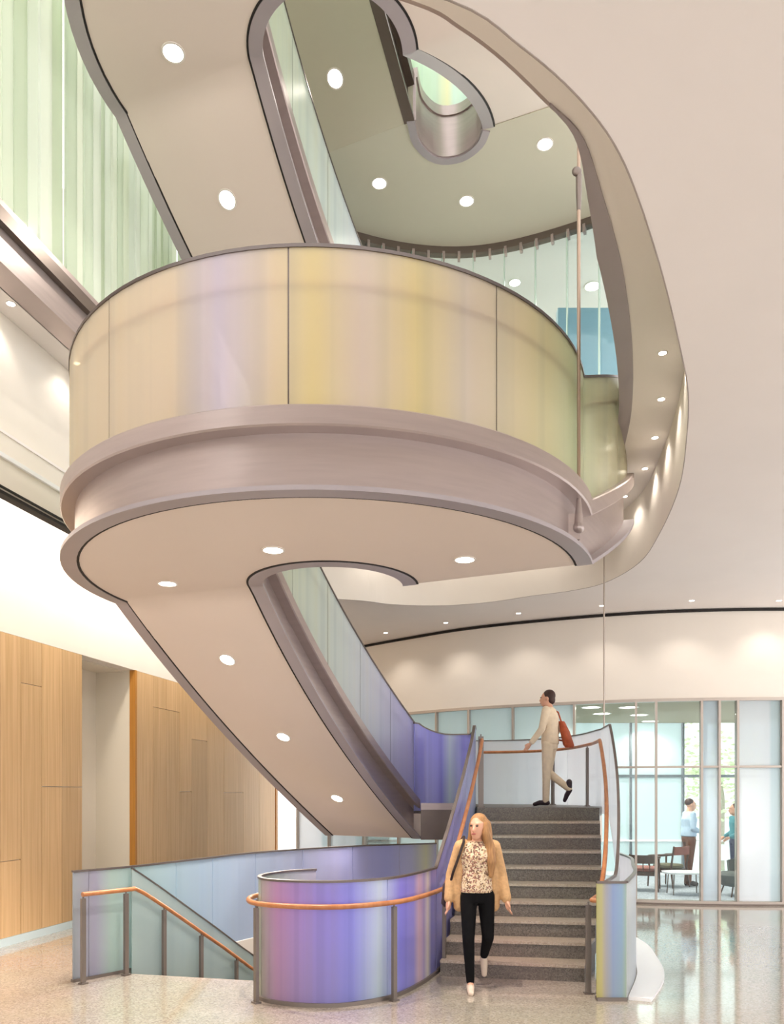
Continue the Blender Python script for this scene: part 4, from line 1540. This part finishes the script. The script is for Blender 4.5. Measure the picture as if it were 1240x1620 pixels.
for (y0, y1) in ((-.01, .20),):
    b = MB()
    pts = [V((-.27, .05, .98)), V((-.235, -.055, 1.15)), V((-.185, -.085, 1.30)), V((-.14, -.07, 1.43)), V((-.13, .02, 1.47)), V((-.17, .11, 1.40)), V((-.25, .18, 1.15)), V((-.28, .19, .98))]
    b.limb([Rw @ p for p in pts], [.013] * 8, 8)
    b.build('strap', blk, bag, True)

# --- person in cream clothes on the landing, seen from behind
J = dict(head=(0, -.035, 1.585), neck=(0, 0, 1.44), hip=(0, .01, .93), shl=(.175, 0, 1.40), shr=(-.175, 0, 1.40), ell=(.24, -.04, 1.12), elr=(-.26, .05, 1.14), wrl=(.25, -.2, .92), wrr=(-.24, -.06, .95),
         hpl=(.085, 0, .90), hpr=(-.085, 0, .90), knl=(.085, -.02, .50), knr=(-.085, -.05, .50), anl=(.08, -.03, .075), anr=(-.09, .27, .25), tol=(.09, -.18, .03), tor=(-.09, .21, .10))
tx = at(866, 1273, ZL)
tmn, J, W_, s = person('person in cream clothes and dark ankle boots walking across the stair landing', (2.38, 11.85, ZL), math.radians(-118), 1.74, J, math.radians(8), .012)
crm = noisy(pmat('cream_cloth', srgb(232, 212, 184), .9), 20, .05)
skinmesh('trousers', legs_cloth(J, s, (.092, .064, .05)), crm, tmn, .012)
skinmesh('jacket', torso_cloth(J, s, .012, -.02), crm, tmn, .012)
dkh = pmat('dark_brown_hair', srgb(62, 36, 30), .6)
b = MB()
b.ball(W_(0, .03, .045), .086 * s, .096 * s, .092 * s)
b.ball(W_(0, .065, -.02), .07 * s, .055 * s, .07 * s)
skinmesh('hair', b, dkh, tmn, .011)
boot = pmat('dark_boots', srgb(52, 34, 44), .5)
shoe(tmn, J['anl'], J['tol'], s, boot, .1, 'boot')
shoe(tmn, J['anr'], J['tor'], s, boot, .1, 'boot')
Rt = Matrix.Translation(tmn.location) @ Matrix.Rotation(math.radians(-118), 4, 'Z')
bag = thing('tote_bag', 'rust orange bag carried on the back of the person on the landing', 'bag', tmn.location + V((.25, 0, 1.0)))
org = noisy(pmat('rust_bag', srgb(172, 78, 40), .7), 12, .15)
b = MB()
b.loft([((-.16, .26, .88), .13, .045, .7), ((-.16, .25, .92), .16, .065, .7), ((-.14, .20, 1.12), .13, .06, .7), ((-.13, .15, 1.28), .06, .04, .7)])
b.v = [Rt @ v for v in b.v]
b.build('pouch', org, bag, True)
b = MB()
b.limb([Rt @ V(p) for p in ((-.12, .15, 1.27), (-.12, .10, 1.42), (-.115, .0, 1.475), (-.12, -.09, 1.38), (-.16, -.13, 1.2), (-.22, .02, 1.02), (-.2, .2, .98))], [.012] * 7, 8)
b.build('strap', org, bag, True)

# --- two people talking in the office
J = dict(head=(0, -.03, 1.585), neck=(0, .01, 1.44), hip=(0, .01, .94), shl=(.18, 0, 1.40), shr=(-.18, 0, 1.40), ell=(.23, .02, 1.13), elr=(-.23, .02, 1.13), wrl=(.08, -.20, 1.10), wrr=(-.08, -.19, 1.06),
         hpl=(.085, 0, .90), hpr=(-.085, 0, .90), knl=(.09, -.02, .50), knr=(-.09, .03, .50), anl=(.09, -.02, .075), anr=(-.10, .08, .075), tol=(.10, -.18, .03), tor=(-.11, -.08, .03))
mx_ = at(1090, 1402, 0)
mn, J, W_, s = person('man in pale blue shirt and brown trousers standing in the glazed office', (mx_.x, mx_.y, .012), math.radians(92), 1.76, J, 0, .012, build=1.12)
skinmesh('trousers', legs_cloth(J, s, (.10, .074, .062), (.165, .13)), pmat('brown_trousers', srgb(104, 64, 44), .85), mn, .012)
skinmesh('shirt', torso_cloth(J, s, .008, .03, 1.14), noisy(pmat('pale_blue_shirt', srgb(176, 198, 220), .85), 20, .06), mn, .012)
b = MB(); b.ball(W_(0, .03, .05), .084 * s, .09 * s, .082 * s); skinmesh('hair', b, dkh, mn, .011)
shoe(mn, J['anl'], J['tol'], s, blk); shoe(mn, J['anr'], J['tor'], s, blk)
J = dict(head=(0, -.03, 1.585), neck=(0, .01, 1.44), hip=(0, .01, .94), shl=(.17, 0, 1.39), shr=(-.17, 0, 1.39), ell=(.22, .04, 1.12), elr=(-.22, .04, 1.12), wrl=(.14, -.16, 1.0), wrr=(-.12, -.18, 1.0),
         hpl=(.085, 0, .90), hpr=(-.085, 0, .90), knl=(.09, -.02, .50), knr=(-.09, .0, .50), anl=(.09, 0, .075), anr=(-.09, .0, .075), tol=(.10, -.16, .03), tor=(-.10, -.16, .03))
mn2, J, W_, s = person('person in teal top and navy trousers half hidden by a mullion in the office', (7.05, 16.1, .012), math.radians(-92), 1.66, J, 0, .012)
skinmesh('trousers', legs_cloth(J, s), pmat('navy_trousers', srgb(54, 62, 88), .85), mn2, .012)
skinmesh('top', torso_cloth(J, s, .006, .02), pmat('teal_top', srgb(72, 140, 150), .85), mn2, .012)
b = MB(); b.ball(W_(0, .03, .04), .085 * s, .095 * s, .088 * s); skinmesh('hair', b, dkh, mn2, .011)
shoe(mn2, J['anl'], J['tol'], s, blk); shoe(mn2, J['anr'], J['tor'], s, blk)

# ================================================================== OUTSIDE: a tree beyond the office windows
tree = thing('tree', 'pale green tree outside the office window behind the two people', 'tree', (12.2, 29, 0))
m = MB(); m.limb([V((12.2, 29, 0)), V((12.25, 29, 1.6)), V((12.1, 29.1, 3.2))], [.09, .07, .04]); m.build('trunk', pmat('bark', srgb(180, 168, 150), .9), tree, True)
leaf = noisy(pmat('leaf', srgb(226, 234, 190), .8), 3, .15)
vs, fs = [], []
for k in range(900):
    a, r, z = random.uniform(0, 2 * PI), 1.7 * random.random() ** .5, random.gauss(0, .8)
    c = V((12.2 + r * math.cos(a), 29 + r * math.sin(a), 2.6 + z))
    q = Matrix.Rotation(random.uniform(0, 6.28), 3, 'Z') @ Matrix.Rotation(random.uniform(-1.2, 1.2), 3, 'X')
    bidx = len(vs)
    for (x, y) in ((-.13, 0), (0, -.08), (.14, 0), (0, .08)):
        vs.append(c + q @ V((x, y, 0)))
    fs.append([bidx, bidx + 1, bidx + 2, bidx + 3])
cr_ = mk('foliage', vs, fs, leaf, tree)
cr_['kind'] = 'stuff'
gm = slab('ground_outside', pmat('outside_paving', srgb(226, 226, 220), .8), None, [(-20, 22), (40, 22), (40, 60), (-20, 60)], -.1, 0)
tag(gm, 'pale paving outside the windows', kind='structure')
